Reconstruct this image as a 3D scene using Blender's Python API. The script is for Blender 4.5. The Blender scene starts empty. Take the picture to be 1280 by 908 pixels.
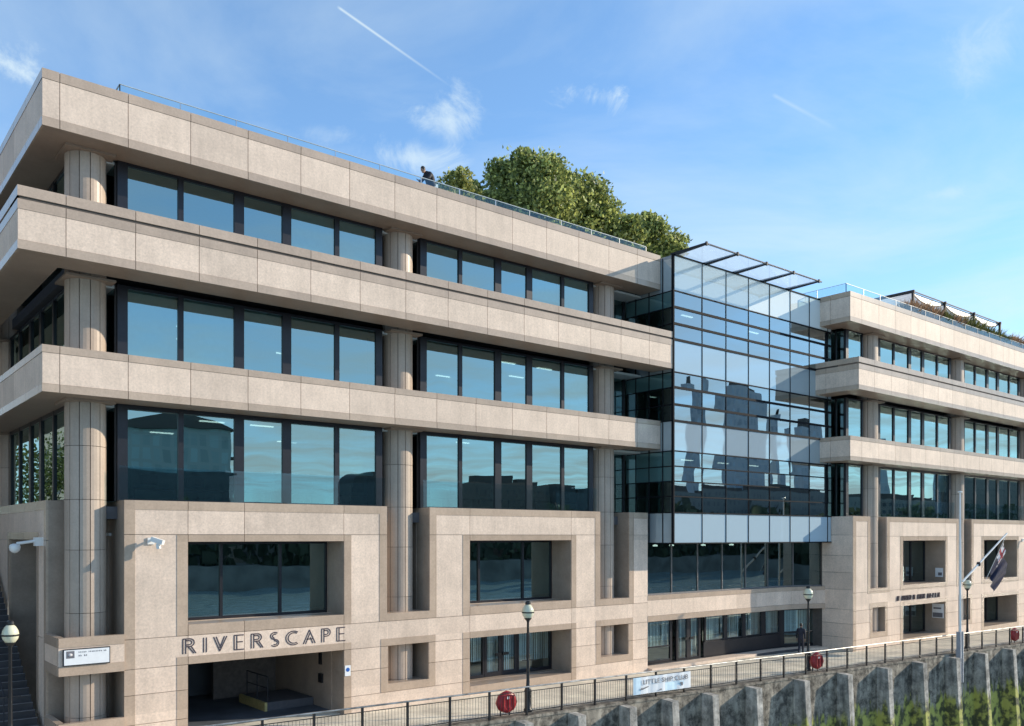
import bpy, math, random
from mathutils import Vector, Matrix
random.seed(7)
S = bpy.context.scene
COL = S.collection
rad = math.radians

# ------------------------------------------------------------------ materials
def new_mat(name):
    m = bpy.data.materials.new(name); m.use_nodes = True
    nt = m.node_tree; nt.nodes.clear()
    out = nt.nodes.new('ShaderNodeOutputMaterial')
    return m, nt, out
def N(nt, t, **kw):
    n = nt.nodes.new(t)
    for k, v in kw.items(): setattr(n, k, v)
    return n
def L(nt, a, ao, b, bi): nt.links.new(a.outputs[ao], b.inputs[bi])
def c4(c): return (c[0], c[1], c[2], 1)

def plain(name, col, rough=.5, metal=0., spec=.5, noise=.12, scale=6., emit=None, estr=0):
    m, nt, out = new_mat(name)
    b = N(nt, 'ShaderNodeBsdfPrincipled')
    b.inputs['Roughness'].default_value = rough; b.inputs['Metallic'].default_value = metal
    b.inputs['Specular IOR Level'].default_value = spec
    tc = N(nt, 'ShaderNodeTexCoord'); no = N(nt, 'ShaderNodeTexNoise'); no.inputs['Scale'].default_value = scale
    no.inputs['Detail'].default_value = 4
    L(nt, tc, 'Object', no, 'Vector')
    r = N(nt, 'ShaderNodeValToRGB')
    r.color_ramp.elements[0].position = .3; r.color_ramp.elements[1].position = .7
    r.color_ramp.elements[0].color = c4([x*(1-noise) for x in col]); r.color_ramp.elements[1].color = c4([min(1, x*(1+noise)) for x in col])
    L(nt, no, 'Fac', r, 'Fac'); L(nt, r, 'Color', b, 'Base Color')
    if emit:
        b.inputs['Emission Color'].default_value = c4(emit); b.inputs['Emission Strength'].default_value = estr
    L(nt, b, 0, out, 0)
    return m

def stone(name, col, rough=.6, speck=.16, island=.10, blotch=.16, bump=.15, stain=.0, spec=.35):
    m, nt, out = new_mat(name)
    b = N(nt, 'ShaderNodeBsdfPrincipled'); b.inputs['Roughness'].default_value = rough
    b.inputs['Specular IOR Level'].default_value = spec
    tc = N(nt, 'ShaderNodeTexCoord')
    n1 = N(nt, 'ShaderNodeTexNoise'); n1.inputs['Scale'].default_value = 13; n1.inputs['Detail'].default_value = 9; n1.inputs['Roughness'].default_value = .8
    n2 = N(nt, 'ShaderNodeTexNoise'); n2.inputs['Scale'].default_value = .9; n2.inputs['Detail'].default_value = 6; n2.inputs['Roughness'].default_value = .65
    mp = N(nt, 'ShaderNodeMapping'); mp.inputs['Scale'].default_value = (5, 5, .5)
    n3 = N(nt, 'ShaderNodeTexNoise'); n3.inputs['Scale'].default_value = 1.; n3.inputs['Detail'].default_value = 4
    for n in (n1, n2): L(nt, tc, 'Object', n, 'Vector')
    L(nt, tc, 'Object', mp, 'Vector'); L(nt, mp, 0, n3, 'Vector')
    g = N(nt, 'ShaderNodeNewGeometry')
    def rng(node, sock, lo, hi, a=.25, bb=.75):
        r = N(nt, 'ShaderNodeMapRange'); r.inputs[1].default_value = a; r.inputs[2].default_value = bb
        r.inputs[3].default_value = lo; r.inputs[4].default_value = hi; L(nt, node, sock, r, 0); return r
    f1 = rng(n1, 'Fac', 1-speck, 1+speck); f2 = rng(n2, 'Fac', 1-blotch, 1+blotch); f3 = rng(n3, 'Fac', 1-stain, 1+stain*.3)
    f4 = rng(g, 'Random Per Island', 1-island, 1+island, 0, 1)
    p = None
    for q in (f1, f2, f3, f4):
        if p is None: p = q; continue
        k = N(nt, 'ShaderNodeMath', operation='MULTIPLY'); L(nt, p, 0, k, 0); L(nt, q, 0, k, 1); p = k
    hs = N(nt, 'ShaderNodeMix', data_type='RGBA'); hs.blend_type = 'MULTIPLY'; hs.inputs[0].default_value = 1
    hs.inputs[6].default_value = c4(col)
    cb = N(nt, 'ShaderNodeCombineColor')
    for i in range(3): L(nt, p, 0, cb, i)
    nt.links.new(cb.outputs[0], hs.inputs[7]); nt.links.new(hs.outputs[2], b.inputs['Base Color'])
    bp = N(nt, 'ShaderNodeBump'); bp.inputs['Strength'].default_value = bump; bp.inputs['Distance'].default_value = .01
    L(nt, n1, 'Fac', bp, 'Height'); L(nt, bp, 0, b, 'Normal')
    L(nt, b, 0, out, 0)
    return m

def glass(name, tint=(.30, .47, .47), refl=(.80, .93, 1.0), base=.42, wob=.010, wscale=.35, rough=0.0):
    """coated office glass: part mirror, part tinted transparency, panes never perfectly flat"""
    m, nt, out = new_mat(name)
    tr = N(nt, 'ShaderNodeBsdfTransparent'); tr.inputs[0].default_value = c4(tint)
    gl = N(nt, 'ShaderNodeBsdfGlossy'); gl.inputs[0].default_value = c4(refl); gl.inputs['Roughness'].default_value = rough
    lw = N(nt, 'ShaderNodeLayerWeight'); lw.inputs[0].default_value = .5
    pw = N(nt, 'ShaderNodeMath', operation='POWER'); pw.inputs[1].default_value = 3.0; L(nt, lw, 'Facing', pw, 0)
    ml = N(nt, 'ShaderNodeMath', operation='MULTIPLY_ADD'); ml.inputs[1].default_value = .5; ml.inputs[2].default_value = base; ml.use_clamp = True
    L(nt, pw, 0, ml, 0)
    tc = N(nt, 'ShaderNodeTexCoord'); oi = N(nt, 'ShaderNodeObjectInfo')
    ad = N(nt, 'ShaderNodeVectorMath', operation='MULTIPLY_ADD')
    cx = N(nt, 'ShaderNodeCombineXYZ')
    for i in range(3): L(nt, oi, 'Random', cx, i)
    L(nt, cx, 0, ad, 0); ad.inputs[1].default_value = (50, 50, 50); L(nt, tc, 'Object', ad, 2)
    no = N(nt, 'ShaderNodeTexNoise'); no.inputs['Scale'].default_value = wscale; no.inputs['Detail'].default_value = 1
    L(nt, ad, 0, no, 'Vector')
    bp = N(nt, 'ShaderNodeBump'); bp.inputs['Strength'].default_value = 1; bp.inputs['Distance'].default_value = wob
    L(nt, no, 'Fac', bp, 'Height'); L(nt, bp, 0, gl, 'Normal')
    mx = N(nt, 'ShaderNodeMixShader'); L(nt, ml, 0, mx, 0); L(nt, tr, 0, mx, 1); L(nt, gl, 0, mx, 2)
    L(nt, mx, 0, out, 0)
    return m

def leafmat(name, dark, light):
    m, nt, out = new_mat(name)
    g = N(nt, 'ShaderNodeNewGeometry'); r = N(nt, 'ShaderNodeValToRGB')
    r.color_ramp.elements[0].color = c4(dark); r.color_ramp.elements[1].color = c4(light)
    e = r.color_ramp.elements.new(.55); e.color = c4([(a+b)*.42 for a, b in zip(dark, light)])
    L(nt, g, 'Random Per Island', r, 'Fac')
    d = N(nt, 'ShaderNodeBsdfPrincipled'); d.inputs['Roughness'].default_value = .5
    t = N(nt, 'ShaderNodeBsdfTranslucent'); L(nt, r, 0, d, 'Base Color'); L(nt, r, 0, t, 0)
    mx = N(nt, 'ShaderNodeMixShader'); mx.inputs[0].default_value = .42
    L(nt, d, 0, mx, 1); L(nt, t, 0, mx, 2); L(nt, mx, 0, out, 0)
    return m

def facade_mat(name, wall, win, sx=3.2, sz=3.4, mort=.9, rough=.6):
    """distant buildings: a grid of windows per storey, in object space"""
    m, nt, out = new_mat(name)
    tc = N(nt, 'ShaderNodeTexCoord'); sp = N(nt, 'ShaderNodeSeparateXYZ'); L(nt, tc, 'Object', sp, 0)
    ad = N(nt, 'ShaderNodeMath', operation='ADD'); L(nt, sp, 0, ad, 0); L(nt, sp, 1, ad, 1)
    cb = N(nt, 'ShaderNodeCombineXYZ'); L(nt, ad, 0, cb, 0); L(nt, sp, 2, cb, 1)
    br = N(nt, 'ShaderNodeTexBrick'); br.offset = 0; br.inputs['Scale'].default_value = 1
    br.inputs['Brick Width'].default_value = sx; br.inputs['Row Height'].default_value = sz; br.inputs['Mortar Size'].default_value = mort
    br.inputs['Color1'].default_value = c4(win); br.inputs['Color2'].default_value = c4([x*1.7 for x in win]); br.inputs['Mortar'].default_value = c4(wall)
    L(nt, cb, 0, br, 'Vector')
    b = N(nt, 'ShaderNodeBsdfPrincipled'); b.inputs['Roughness'].default_value = rough
    L(nt, br, 'Color', b, 'Base Color'); L(nt, b, 0, out, 0)
    return m

M = {}
M['panel'] = stone('pale_granite', (.72, .575, .465), .62, .26, .085, .14, .2, .10)
M['trim'] = stone('brown_granite', (.49, .375, .285), .2, .16, .07, .14, .06, .05, .5)
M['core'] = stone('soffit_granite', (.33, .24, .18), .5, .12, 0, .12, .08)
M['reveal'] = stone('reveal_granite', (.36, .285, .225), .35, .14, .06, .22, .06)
M['colstone'] = stone('column_granite', (.50, .40, .32), .42, .12, .10, .12, .08, .12)
M['joint'] = plain('dark_joint', (.10, .085, .075), .9)  # dark colour of the joints and the band groove
M['frame'] = plain('bronze_frame', (.022, .022, .028), .35, .3, noise=.1)
M['framelight'] = plain('grey_frame', (.20, .19, .19), .4, .3)
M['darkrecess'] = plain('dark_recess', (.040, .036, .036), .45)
M['glass'] = glass('office_glass', (.26, .43, .45), (.56, .75, .74), .46, .0045, .5)
M['glassdark'] = glass('recess_glass', (.30, .46, .46), (.55, .70, .72), .30, .004, .5)
M['glassbay'] = glass('bay_glass', (.30, .46, .47), (.62, .71, .74), .50, .0035, .6)
M['glassclear'] = glass('clear_glass', (.74, .88, .92), (.75, .9, 1), .07, .001, .5)
M['glasscanopy'] = glass('canopy_glass', (.86, .93, .94), (.8, .9, 1), .10, .001, .5)
def frit(m):
    nt = m.node_tree; out = [n for n in nt.nodes if n.type == 'OUTPUT_MATERIAL'][0]; src = out.inputs[0].links[0].from_socket
    t = N(nt, 'ShaderNodeBsdfTranslucent'); t.inputs[0].default_value = (.9, .92, .92, 1); x = N(nt, 'ShaderNodeMixShader'); x.inputs[0].default_value = .42
    nt.links.new(src, x.inputs[1]); L(nt, t, 0, x, 2); L(nt, x, 0, out, 0)
frit(M['glasscanopy'])
M['glassshop'] = glass('shop_glass', (.78, .90, .90), (.7, .85, .9), .14, .001, .5)
def spandrel(name, col, refl, base, wob):
    m, nt, out = new_mat(name)
    d = N(nt, 'ShaderNodeBsdfDiffuse'); d.inputs[0].default_value = c4(col)
    gl = N(nt, 'ShaderNodeBsdfGlossy'); gl.inputs[0].default_value = c4(refl); gl.inputs['Roughness'].default_value = .02
    tc = N(nt, 'ShaderNodeTexCoord'); no = N(nt, 'ShaderNodeTexNoise'); no.inputs['Scale'].default_value = .5; no.inputs['Detail'].default_value = 1
    oi = N(nt, 'ShaderNodeObjectInfo'); ad = N(nt, 'ShaderNodeVectorMath', operation='ADD'); L(nt, oi, 'Location', ad, 0); L(nt, tc, 'Object', ad, 1); L(nt, ad, 0, no, 'Vector')
    bp = N(nt, 'ShaderNodeBump'); bp.inputs['Distance'].default_value = wob; L(nt, no, 'Fac', bp, 'Height'); L(nt, bp, 0, gl, 'Normal')
    mx = N(nt, 'ShaderNodeMixShader'); mx.inputs[0].default_value = base
    L(nt, d, 0, mx, 1); L(nt, gl, 0, mx, 2); L(nt, mx, 0, out, 0); return m
M['spandrel'] = spandrel('blue_spandrel_glass', (.37, .44, .48), (.60, .73, .79), .34, .005)
M['tealpane'] = spandrel('teal_pane_glass', (.10, .21, .22), (.6, .76, .78), .34, .004)
M['spandrel_top'] = spandrel('pale_spandrel_glass', (.74, .80, .80), (.7, .85, .95), .10, .006)
M['spandrel_low'] = spandrel('lower_spandrel_glass', (.44, .56, .64), (.6, .72, .82), .15, .006)
M['mullion'] = plain('bay_mullion', (.010, .012, .016), .7, 0, .1)
M['metal'] = plain('brushed_metal', (.45, .46, .47), .3, .8)
M['steel'] = plain('dark_steel', (.028, .032, .04), .6, 0, .3)
M['whitepaint'] = plain('white_paint', (.78, .78, .76), .4, noise=.05)
M['greypaint'] = plain('grey_paint', (.30, .32, .36), .45, noise=.1)
M['black'] = plain('black_paint', (.012, .012, .014), .35, noise=.2)
M['red'] = plain('red_plastic', (.42, .02, .025), .4, noise=.2, scale=12)
M['ceiling'] = plain('ceiling_white', (.62, .64, .62), .8, noise=.04)
M['interior'] = plain('interior_wall_paint', (.34, .35, .33), .8, noise=.2, scale=.6)
M['carpet'] = plain('carpet', (.10, .10, .11), .9)
M['light'] = plain('ceiling_lamp', (.8, .8, .75), .5, emit=(1, .95, .85), estr=2.2)
M['blind'] = plain('white_blind', (.74, .80, .78), .7, noise=.06)
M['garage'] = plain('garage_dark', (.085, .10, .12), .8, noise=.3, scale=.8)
M['sign_ink'] = plain('sign_ink', (.05, .038, .055), .6)
M['sign_white'] = plain('sign_white', (.82, .84, .86), .35, noise=.03)
M['sign_blue'] = plain('sign_blue', (.02, .12, .45), .4)
M['sign_lightblue'] = plain('banner_blue', (.58, .74, .92), .6, noise=.25, scale=1.5)
M['ink_grey'] = plain('ink_grey', (.16, .16, .18), .6)
M['lampglass'] = plain('lamp_globe', (.72, .70, .52), .12, noise=.06, scale=3)
M['navy'] = plain('navy_cloth', (.012, .014, .045), .8, noise=.3, scale=5)
M['flagred'] = plain('red_cloth', (.35, .03, .04), .8)
M['flagwhite'] = plain('white_cloth', (.65, .62, .62), .8)
M['coat'] = plain('dark_coat', (.012, .012, .02), .7, noise=.3)
M['trousers'] = plain('dark_trousers', (.012, .012, .015), .8, noise=.3)
M['suit'] = plain('navy_suit', (.016, .018, .032), .75, noise=.3)
M['skin'] = plain('skin', (.45, .27, .19), .5, noise=.06)
M['hair'] = plain('dark_hair', (.02, .014, .01), .5)
M['shirt'] = plain('white_shirt', (.7, .7, .7), .8)
M['leaf'] = leafmat('tree_leaves', (.06, .10, .03), (.74, .78, .25))
M['leaf2'] = leafmat('young_leaves', (.08, .12, .03), (.78, .76, .25))
M['bark'] = plain('bark', (.08, .06, .045), .9, noise=.3, scale=9)
M['grass_red'] = leafmat('russet_grass', (.20, .11, .06), (.55, .36, .22))
M['grass_green'] = leafmat('green_grass', (.03, .05, .012), (.20, .20, .05))
M['wood'] = plain('dark_timber', (.045, .032, .028), .7, noise=.3)
def thin(name, col, tr=.5):
    m, nt, out = new_mat(name); d = N(nt, 'ShaderNodeBsdfDiffuse'); t = N(nt, 'ShaderNodeBsdfTranslucent'); x = N(nt, 'ShaderNodeMixShader')
    tc = N(nt, 'ShaderNodeTexCoord'); no = N(nt, 'ShaderNodeTexNoise'); no.inputs['Scale'].default_value = 2; L(nt, tc, 'Object', no, 'Vector'); r = N(nt, 'ShaderNodeValToRGB')
    r.color_ramp.elements[0].color = c4([q*.93 for q in col]); r.color_ramp.elements[1].color = c4(col); L(nt, no, 'Fac', r, 0)
    L(nt, r, 0, d, 0); L(nt, r, 0, t, 0); x.inputs[0].default_value = tr; L(nt, d, 0, x, 1); L(nt, t, 0, x, 2); L(nt, x, 0, out, 0); return m
M['canvas'] = thin('white_canvas', (.86, .85, .83), .6)
M['soil'] = plain('soil', (.05, .04, .03), .9)
M['tread'] = plain('stair_stone', (.06, .058, .062), .8, noise=.25, scale=2)
M['nosing'] = plain('stair_nosing', (.20, .20, .21), .8, noise=.2)

def paving():
    m, nt, out = new_mat('quay_paving')
    tc = N(nt, 'ShaderNodeTexCoord'); br = N(nt, 'ShaderNodeTexBrick'); br.inputs['Scale'].default_value = 1
    br.inputs['Brick Width'].default_value = .9; br.inputs['Row Height'].default_value = .6; br.inputs['Mortar Size'].default_value = .008
    br.inputs['Color1'].default_value = (.80, .72, .57, 1); br.inputs['Color2'].default_value = (.70, .62, .50, 1); br.inputs['Mortar'].default_value = (.34, .30, .25, 1)
    L(nt, tc, 'Object', br, 'Vector')
    no = N(nt, 'ShaderNodeTexNoise'); no.inputs['Scale'].default_value = .7; no.inputs['Detail'].default_value = 7; L(nt, tc, 'Object', no, 'Vector')
    mr = N(nt, 'ShaderNodeMapRange'); mr.inputs[1].default_value = .3; mr.inputs[2].default_value = .7; mr.inputs[3].default_value = .72; mr.inputs[4].default_value = 1.15
    L(nt, no, 'Fac', mr, 0)
    cb = N(nt, 'ShaderNodeCombineColor')
    for i in range(3): L(nt, mr, 0, cb, i)
    mx = N(nt, 'ShaderNodeMix', data_type='RGBA'); mx.blend_type = 'MULTIPLY'; mx.inputs[0].default_value = 1
    nt.links.new(br.outputs[0], mx.inputs[6]); nt.links.new(cb.outputs[0], mx.inputs[7])
    b = N(nt, 'ShaderNodeBsdfPrincipled'); b.inputs['Roughness'].default_value = .75
    nt.links.new(mx.outputs[2], b.inputs['Base Color']); L(nt, b, 0, out, 0); return m
M['paving'] = paving()

def wallmat(name='weathered_river_concrete', lo=(.065,.056,.045), hi=(.37,.325,.26)):
    m, nt, out = new_mat(name)
    tc = N(nt, 'ShaderNodeTexCoord'); sp = N(nt, 'ShaderNodeSeparateXYZ'); L(nt, tc, 'Object', sp, 0)
    n1 = N(nt, 'ShaderNodeTexNoise'); n1.inputs['Scale'].default_value = 1.9; n1.inputs['Detail'].default_value = 9; n1.inputs['Roughness'].default_value = .74
    mp = N(nt, 'ShaderNodeMapping'); mp.inputs['Scale'].default_value = (3, 3, .45)
    n2 = N(nt, 'ShaderNodeTexNoise'); n2.inputs['Scale'].default_value = 1.; n2.inputs['Detail'].default_value = 6
    L(nt, tc, 'Object', n1, 'Vector'); L(nt, tc, 'Object', mp, 0); L(nt, mp, 0, n2, 'Vector')
    r = N(nt, 'ShaderNodeValToRGB'); r.color_ramp.elements[0].position = .40; r.color_ramp.elements[1].position = .60
    r.color_ramp.elements[0].color = c4(lo); r.color_ramp.elements[1].color = c4(hi)
    L(nt, n1, 'Fac', r, 0)
    r2 = N(nt, 'ShaderNodeMapRange'); r2.inputs[1].default_value = .3; r2.inputs[2].default_value = .7; r2.inputs[3].default_value = .5; r2.inputs[4].default_value = 1.25; L(nt, n2, 'Fac', r2, 0)
    cb = N(nt, 'ShaderNodeCombineColor')
    for i in range(3): L(nt, r2, 0, cb, i)
    mu = N(nt, 'ShaderNodeMix', data_type='RGBA'); mu.blend_type = 'MULTIPLY'; mu.inputs[0].default_value = 1
    nt.links.new(r.outputs[0], mu.inputs[6]); nt.links.new(cb.outputs[0], mu.inputs[7])
    # algae below the tide line
    ns = N(nt, 'ShaderNodeMath', operation='MULTIPLY_ADD'); L(nt, n2, 'Fac', ns, 0); ns.inputs[1].default_value = 3.0; L(nt, sp, 2, ns, 2)
    al = N(nt, 'ShaderNodeMapRange'); al.inputs[1].default_value = -.6; al.inputs[2].default_value = -1.05; al.inputs[3].default_value = 0; al.inputs[4].default_value = .92; L(nt, ns, 0, al, 0)
    n3 = N(nt, 'ShaderNodeTexNoise'); n3.inputs['Scale'].default_value = 2.2; n3.inputs['Detail'].default_value = 8; L(nt, tc, 'Object', n3, 'Vector')
    rg = N(nt, 'ShaderNodeValToRGB'); rg.color_ramp.elements[0].position = .44; rg.color_ramp.elements[1].position = .56
    rg.color_ramp.elements[0].color = (.07, .075, .028, 1); rg.color_ramp.elements[1].color = (.46, .45, .10, 1); L(nt, n3, 'Fac', rg, 0)
    mg = N(nt, 'ShaderNodeMix', data_type='RGBA'); L(nt, al, 0, mg, 0); nt.links.new(mu.outputs[2], mg.inputs[6]); nt.links.new(rg.outputs[0], mg.inputs[7])
    b = N(nt, 'ShaderNodeBsdfPrincipled'); b.inputs['Roughness'].default_value = .8
    nt.links.new(mg.outputs[2], b.inputs['Base Color'])
    bp = N(nt, 'ShaderNodeBump'); bp.inputs['Strength'].default_value = .7; bp.inputs['Distance'].default_value = .06; L(nt, n1, 'Fac', bp, 'Height'); L(nt, bp, 0, b, 'Normal')
    L(nt, b, 0, out, 0); return m
M['riverwall'] = wallmat()
M['buttress'] = wallmat('pale_buttress_concrete', (.22,.21,.19), (.56,.52,.46))
def watermat():
    m, nt, out = new_mat('river_water')
    tc = N(nt, 'ShaderNodeTexCoord'); no = N(nt, 'ShaderNodeTexNoise'); no.inputs['Scale'].default_value = .28; no.inputs['Detail'].default_value = 8; no.inputs['Distortion'].default_value = 1.2; L(nt, tc, 'Object', no, 'Vector')
    b = N(nt, 'ShaderNodeBsdfPrincipled'); b.inputs['Base Color'].default_value = (.26, .36, .38, 1); b.inputs['Roughness'].default_value = .18
    bp = N(nt, 'ShaderNodeBump'); bp.inputs['Strength'].default_value = .8; bp.inputs['Distance'].default_value = .9; L(nt, no, 'Fac', bp, 'Height'); L(nt, bp, 0, b, 'Normal')
    L(nt, b, 0, out, 0); return m
M['water'] = watermat()

# ------------------------------------------------------------------ mesh helpers
class MB:
    def __init__(s): s.v = []; s.f = []; s.m = []; s.mi = 0; s.xf = None; s.flip = False; s.smooth = False; s.sm = []
    def add(s, vs, fs):
        o = len(s.v)
        s.v += [tuple(s.xf(p)) if s.xf else tuple(p) for p in vs]
        for f in fs:
            g = [o+i for i in f]
            s.f.append(g[::-1] if s.flip else g); s.m.append(s.mi); s.sm.append(s.smooth)
    def box(s, x0, x1, y0, y1, z0, z1):
        s.add([(x0,y0,z0),(x1,y0,z0),(x1,y1,z0),(x0,y1,z0),(x0,y0,z1),(x1,y0,z1),(x1,y1,z1),(x0,y1,z1)],
              [(3,2,1,0),(4,5,6,7),(0,1,5,4),(1,2,6,5),(2,3,7,6),(3,0,4,7)])
    def bar(s, p0, p1, w, h, up=(0,0,1)):
        p0, p1 = Vector(p0), Vector(p1); d = (p1-p0).normalized(); a = d.cross(Vector(up))
        if a.length < 1e-4: a = d.cross(Vector((1,0,0)))
        a.normalize(); b = a.cross(d); vs = []
        for p in (p0, p1):
            for i, j in ((-1,-1),(1,-1),(1,1),(-1,1)): vs.append(p + a*(i*w/2) + b*(j*h/2))
        s.add(vs, [(0,1,2,3),(7,6,5,4),(4,5,1,0),(5,6,2,1),(6,7,3,2),(7,4,0,3)])
    def tube(s, p0, p1, r0, r1=None, n=8, caps=True):
        r1 = r0 if r1 is None else r1
        p0, p1 = Vector(p0), Vector(p1); d = (p1-p0).normalized(); a = d.orthogonal().normalized(); b = d.cross(a); vs = []
        for p, r in ((p0, r0), (p1, r1)):
            for i in range(n): t = 2*math.pi*i/n; vs.append(p + (a*math.cos(t)+b*math.sin(t))*r)
        fs = [(i, (i+1) % n, n+(i+1) % n, n+i) for i in range(n)]
        if caps: fs += [tuple(range(n))[::-1], tuple(range(n, 2*n))]
        s.add(vs, fs)
    def lathe(s, prof, c=(0,0,0), n=20):
        vs = []; k = len(prof)
        for r, z in prof:
            for i in range(n): t = 2*math.pi*i/n; vs.append((c[0]+r*math.cos(t), c[1]+r*math.sin(t), c[2]+z))
        fs = [(j*n+i, j*n+(i+1) % n, (j+1)*n+(i+1) % n, (j+1)*n+i) for j in range(k-1) for i in range(n)]
        fs += [tuple(range(n))[::-1], tuple(range((k-1)*n, k*n))]
        s.add(vs, fs)
    def prism(s, poly, z0, z1):
        n = len(poly); vs = [(x,y,z0) for x,y in poly]+[(x,y,z1) for x,y in poly]
        s.add(vs, [(i, (i+1) % n, n+(i+1) % n, n+i) for i in range(n)]+[tuple(range(n))[::-1], tuple(range(n,2*n))])
    def quad(s, a, b, c, d): s.add([a,b,c,d], [(0,1,2,3)])
    def build(s, name, mats, parent=None, off=None):
        if not isinstance(mats, (list, tuple)): mats = [mats]
        if off is None: off = OFF.get(parent.name, (0,0,0)) if parent else (0,0,0)
        me = bpy.data.meshes.new(name)
        me.from_pydata([(x-off[0], y-off[1], z-off[2]) for x,y,z in s.v], [], s.f)
        for m in mats: me.materials.append(m)
        me.polygons.foreach_set('material_index', s.m); me.polygons.foreach_set('use_smooth', s.sm); me.update()
        o = bpy.data.objects.new(name, me); COL.objects.link(o)
        if parent: o.parent = parent; OFF[o.name] = off
        else: o.location = off
        return o
OFF = {}
def thing(name, label, cat, loc=(0,0,0), group=None):
    o = bpy.data.objects.new(name, None); COL.objects.link(o); o.location = loc; o.empty_display_size = .3
    OFF[o.name] = tuple(loc); o['label'] = label; o['category'] = cat
    if group: o['group'] = group
    return o
def tag(o, label, cat, group=None):
    o['label'] = label; o['category'] = cat
    if group: o['group'] = group
    return o
def dup(root, loc, label=None, group=None, rz=0):
    r = root.copy(); COL.objects.link(r); r.location = loc; r.rotation_euler[2] = rz
    if label: r['label'] = label
    if group: r['group'] = group
    for ch in list(root.children):
        c = ch.copy(); COL.objects.link(c); c.parent = r
        for g in list(ch.children):
            d = g.copy(); COL.objects.link(d); d.parent = c
    return r
def structure(o): o['kind'] = 'structure'; return o
def text_mesh(txt, size, mat, name, parent, p, axis_x=(1,0,0), axis_z=(0,0,1), ext=.006, spacing=1.0, shear=0, align='LEFT', width=None):
    cu = bpy.data.curves.new(name, 'FONT'); cu.body = txt; cu.size = size; cu.extrude = ext; cu.space_character = spacing; cu.shear = shear; cu.align_x = align
    t = bpy.data.objects.new(name, cu); COL.objects.link(t)
    dg = bpy.context.evaluated_depsgraph_get(); dg.update()
    me = bpy.data.meshes.new_from_object(t.evaluated_get(dg)); bpy.data.objects.remove(t)
    xs = [v.co.x for v in me.vertices]; k = (width/(max(xs)-min(xs))) if width else 1
    ax, az = Vector(axis_x), Vector(axis_z); ay = ax.cross(az)  # text y-> az, text z -> -ay (towards viewer)
    off = Vector(OFF.get(parent.name, (0,0,0)))
    for v in me.vertices: v.co = Vector(p) + ax*v.co.x*k + az*v.co.y - ay*v.co.z - off
    me.materials.clear(); me.materials.append(mat); me.name = name
    o = bpy.data.objects.new(name, me); COL.objects.link(o); o.parent = parent; OFF[o.name] = tuple(off)
    return o

# ------------------------------------------------------------------ camera
CAM = (-5.689, -28.953, 6.75)
YAW = 50.666                                   # angle between the facade line and the view axis
cd = bpy.data.cameras.new('camera'); cam = bpy.data.objects.new('camera', cd); COL.objects.link(cam); S.camera = cam
cd.sensor_width = 36; cd.lens = 36*1094/1280; cd.shift_y = (670-454)/1280; cd.clip_end = 6000; cd.clip_start = .1
cam.location = CAM; cam.rotation_euler = (rad(90), 0, rad(YAW-90))

# ------------------------------------------------------------------ sun + sky
SUNV = Vector((2.2, -1, .93)).normalized()
ELEV = math.asin(SUNV.z); AZ = math.atan2(SUNV.x, SUNV.y)
sd = bpy.data.lights.new('sun', 'SUN'); sd.energy = 5.0; sd.angle = rad(.5); sd.color = (1, .87, .68)
so = bpy.data.objects.new('sun', sd); COL.objects.link(so); so.rotation_euler = SUNV.to_track_quat('Z', 'Y').to_euler(); so.location = (60, -40, 60)
w = bpy.data.worlds.new('World'); S.world = w; w.use_nodes = True
nt = w.node_tree; nt.nodes.clear()
wo = N(nt, 'ShaderNodeOutputWorld'); bg = N(nt, 'ShaderNodeBackground'); bg.inputs[1].default_value = .15
sky = N(nt, 'ShaderNodeTexSky', sky_type='NISHITA'); sky.sun_disc = False; sky.sun_elevation = ELEV; sky.sun_rotation = AZ
sky.air_density = .8; sky.dust_density = 0.1; sky.ozone_density = 3.0
tc = N(nt, 'ShaderNodeTexCoord')
def dirvec(px, py):
    c, s = math.cos(rad(YAW)), math.sin(rad(YAW)); u = (px-640)/1094; h = (670-py)/1094
    return Vector((c+s*u, s-c*u, h)).normalized()
# thin cirrus: noise on the sky plane x/z, y/z
sp = N(nt, 'ShaderNodeSeparateXYZ'); L(nt, tc, 'Generated', sp, 0)
zc = N(nt, 'ShaderNodeMath', operation='MAXIMUM'); zc.inputs[1].default_value = .05; L(nt, sp, 2, zc, 0)
dx = N(nt, 'ShaderNodeMath', operation='DIVIDE'); L(nt, sp, 0, dx, 0); L(nt, zc, 0, dx, 1)
dy = N(nt, 'ShaderNodeMath', operation='DIVIDE'); L(nt, sp, 1, dy, 0); L(nt, zc, 0, dy, 1)
cv = N(nt, 'ShaderNodeCombineXYZ'); L(nt, dx, 0, cv, 0); L(nt, dy, 0, cv, 1)
cn = N(nt, 'ShaderNodeTexNoise'); cn.inputs['Scale'].default_value = .9; cn.inputs['Detail'].default_value = 9; cn.inputs['Roughness'].default_value = .58; cn.inputs['Distortion'].default_value = .5
L(nt, cv, 0, cn, 'Vector')
cr = N(nt, 'ShaderNodeMapRange'); cr.inputs[1].default_value = .38; cr.inputs[2].default_value = .80; cr.inputs[3].default_value = 0; cr.inputs[4].default_value = .55
L(nt, cn, 'Fac', cr, 0)
hz = N(nt, 'ShaderNodeMapRange'); hz.interpolation_type = 'SMOOTHSTEP'; hz.inputs[1].default_value = .42; hz.inputs[2].default_value = 0; hz.inputs[3].default_value = .14; hz.inputs[4].default_value = .66; L(nt, sp, 2, hz, 0)
total = cr
def addn(a, b):
    k = N(nt, 'ShaderNodeMath', operation='ADD'); k.use_clamp = True; L(nt, a, 0, k, 0); L(nt, b, 0, k, 1); return k
fn = N(nt, 'ShaderNodeTexNoise'); fn.inputs['Scale'].default_value = 15; fn.inputs['Detail'].default_value = 10; fn.inputs['Roughness'].default_value = .68; fn.inputs['Distortion'].default_value = .6; L(nt, tc, 'Generated', fn, 'Vector')
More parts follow.
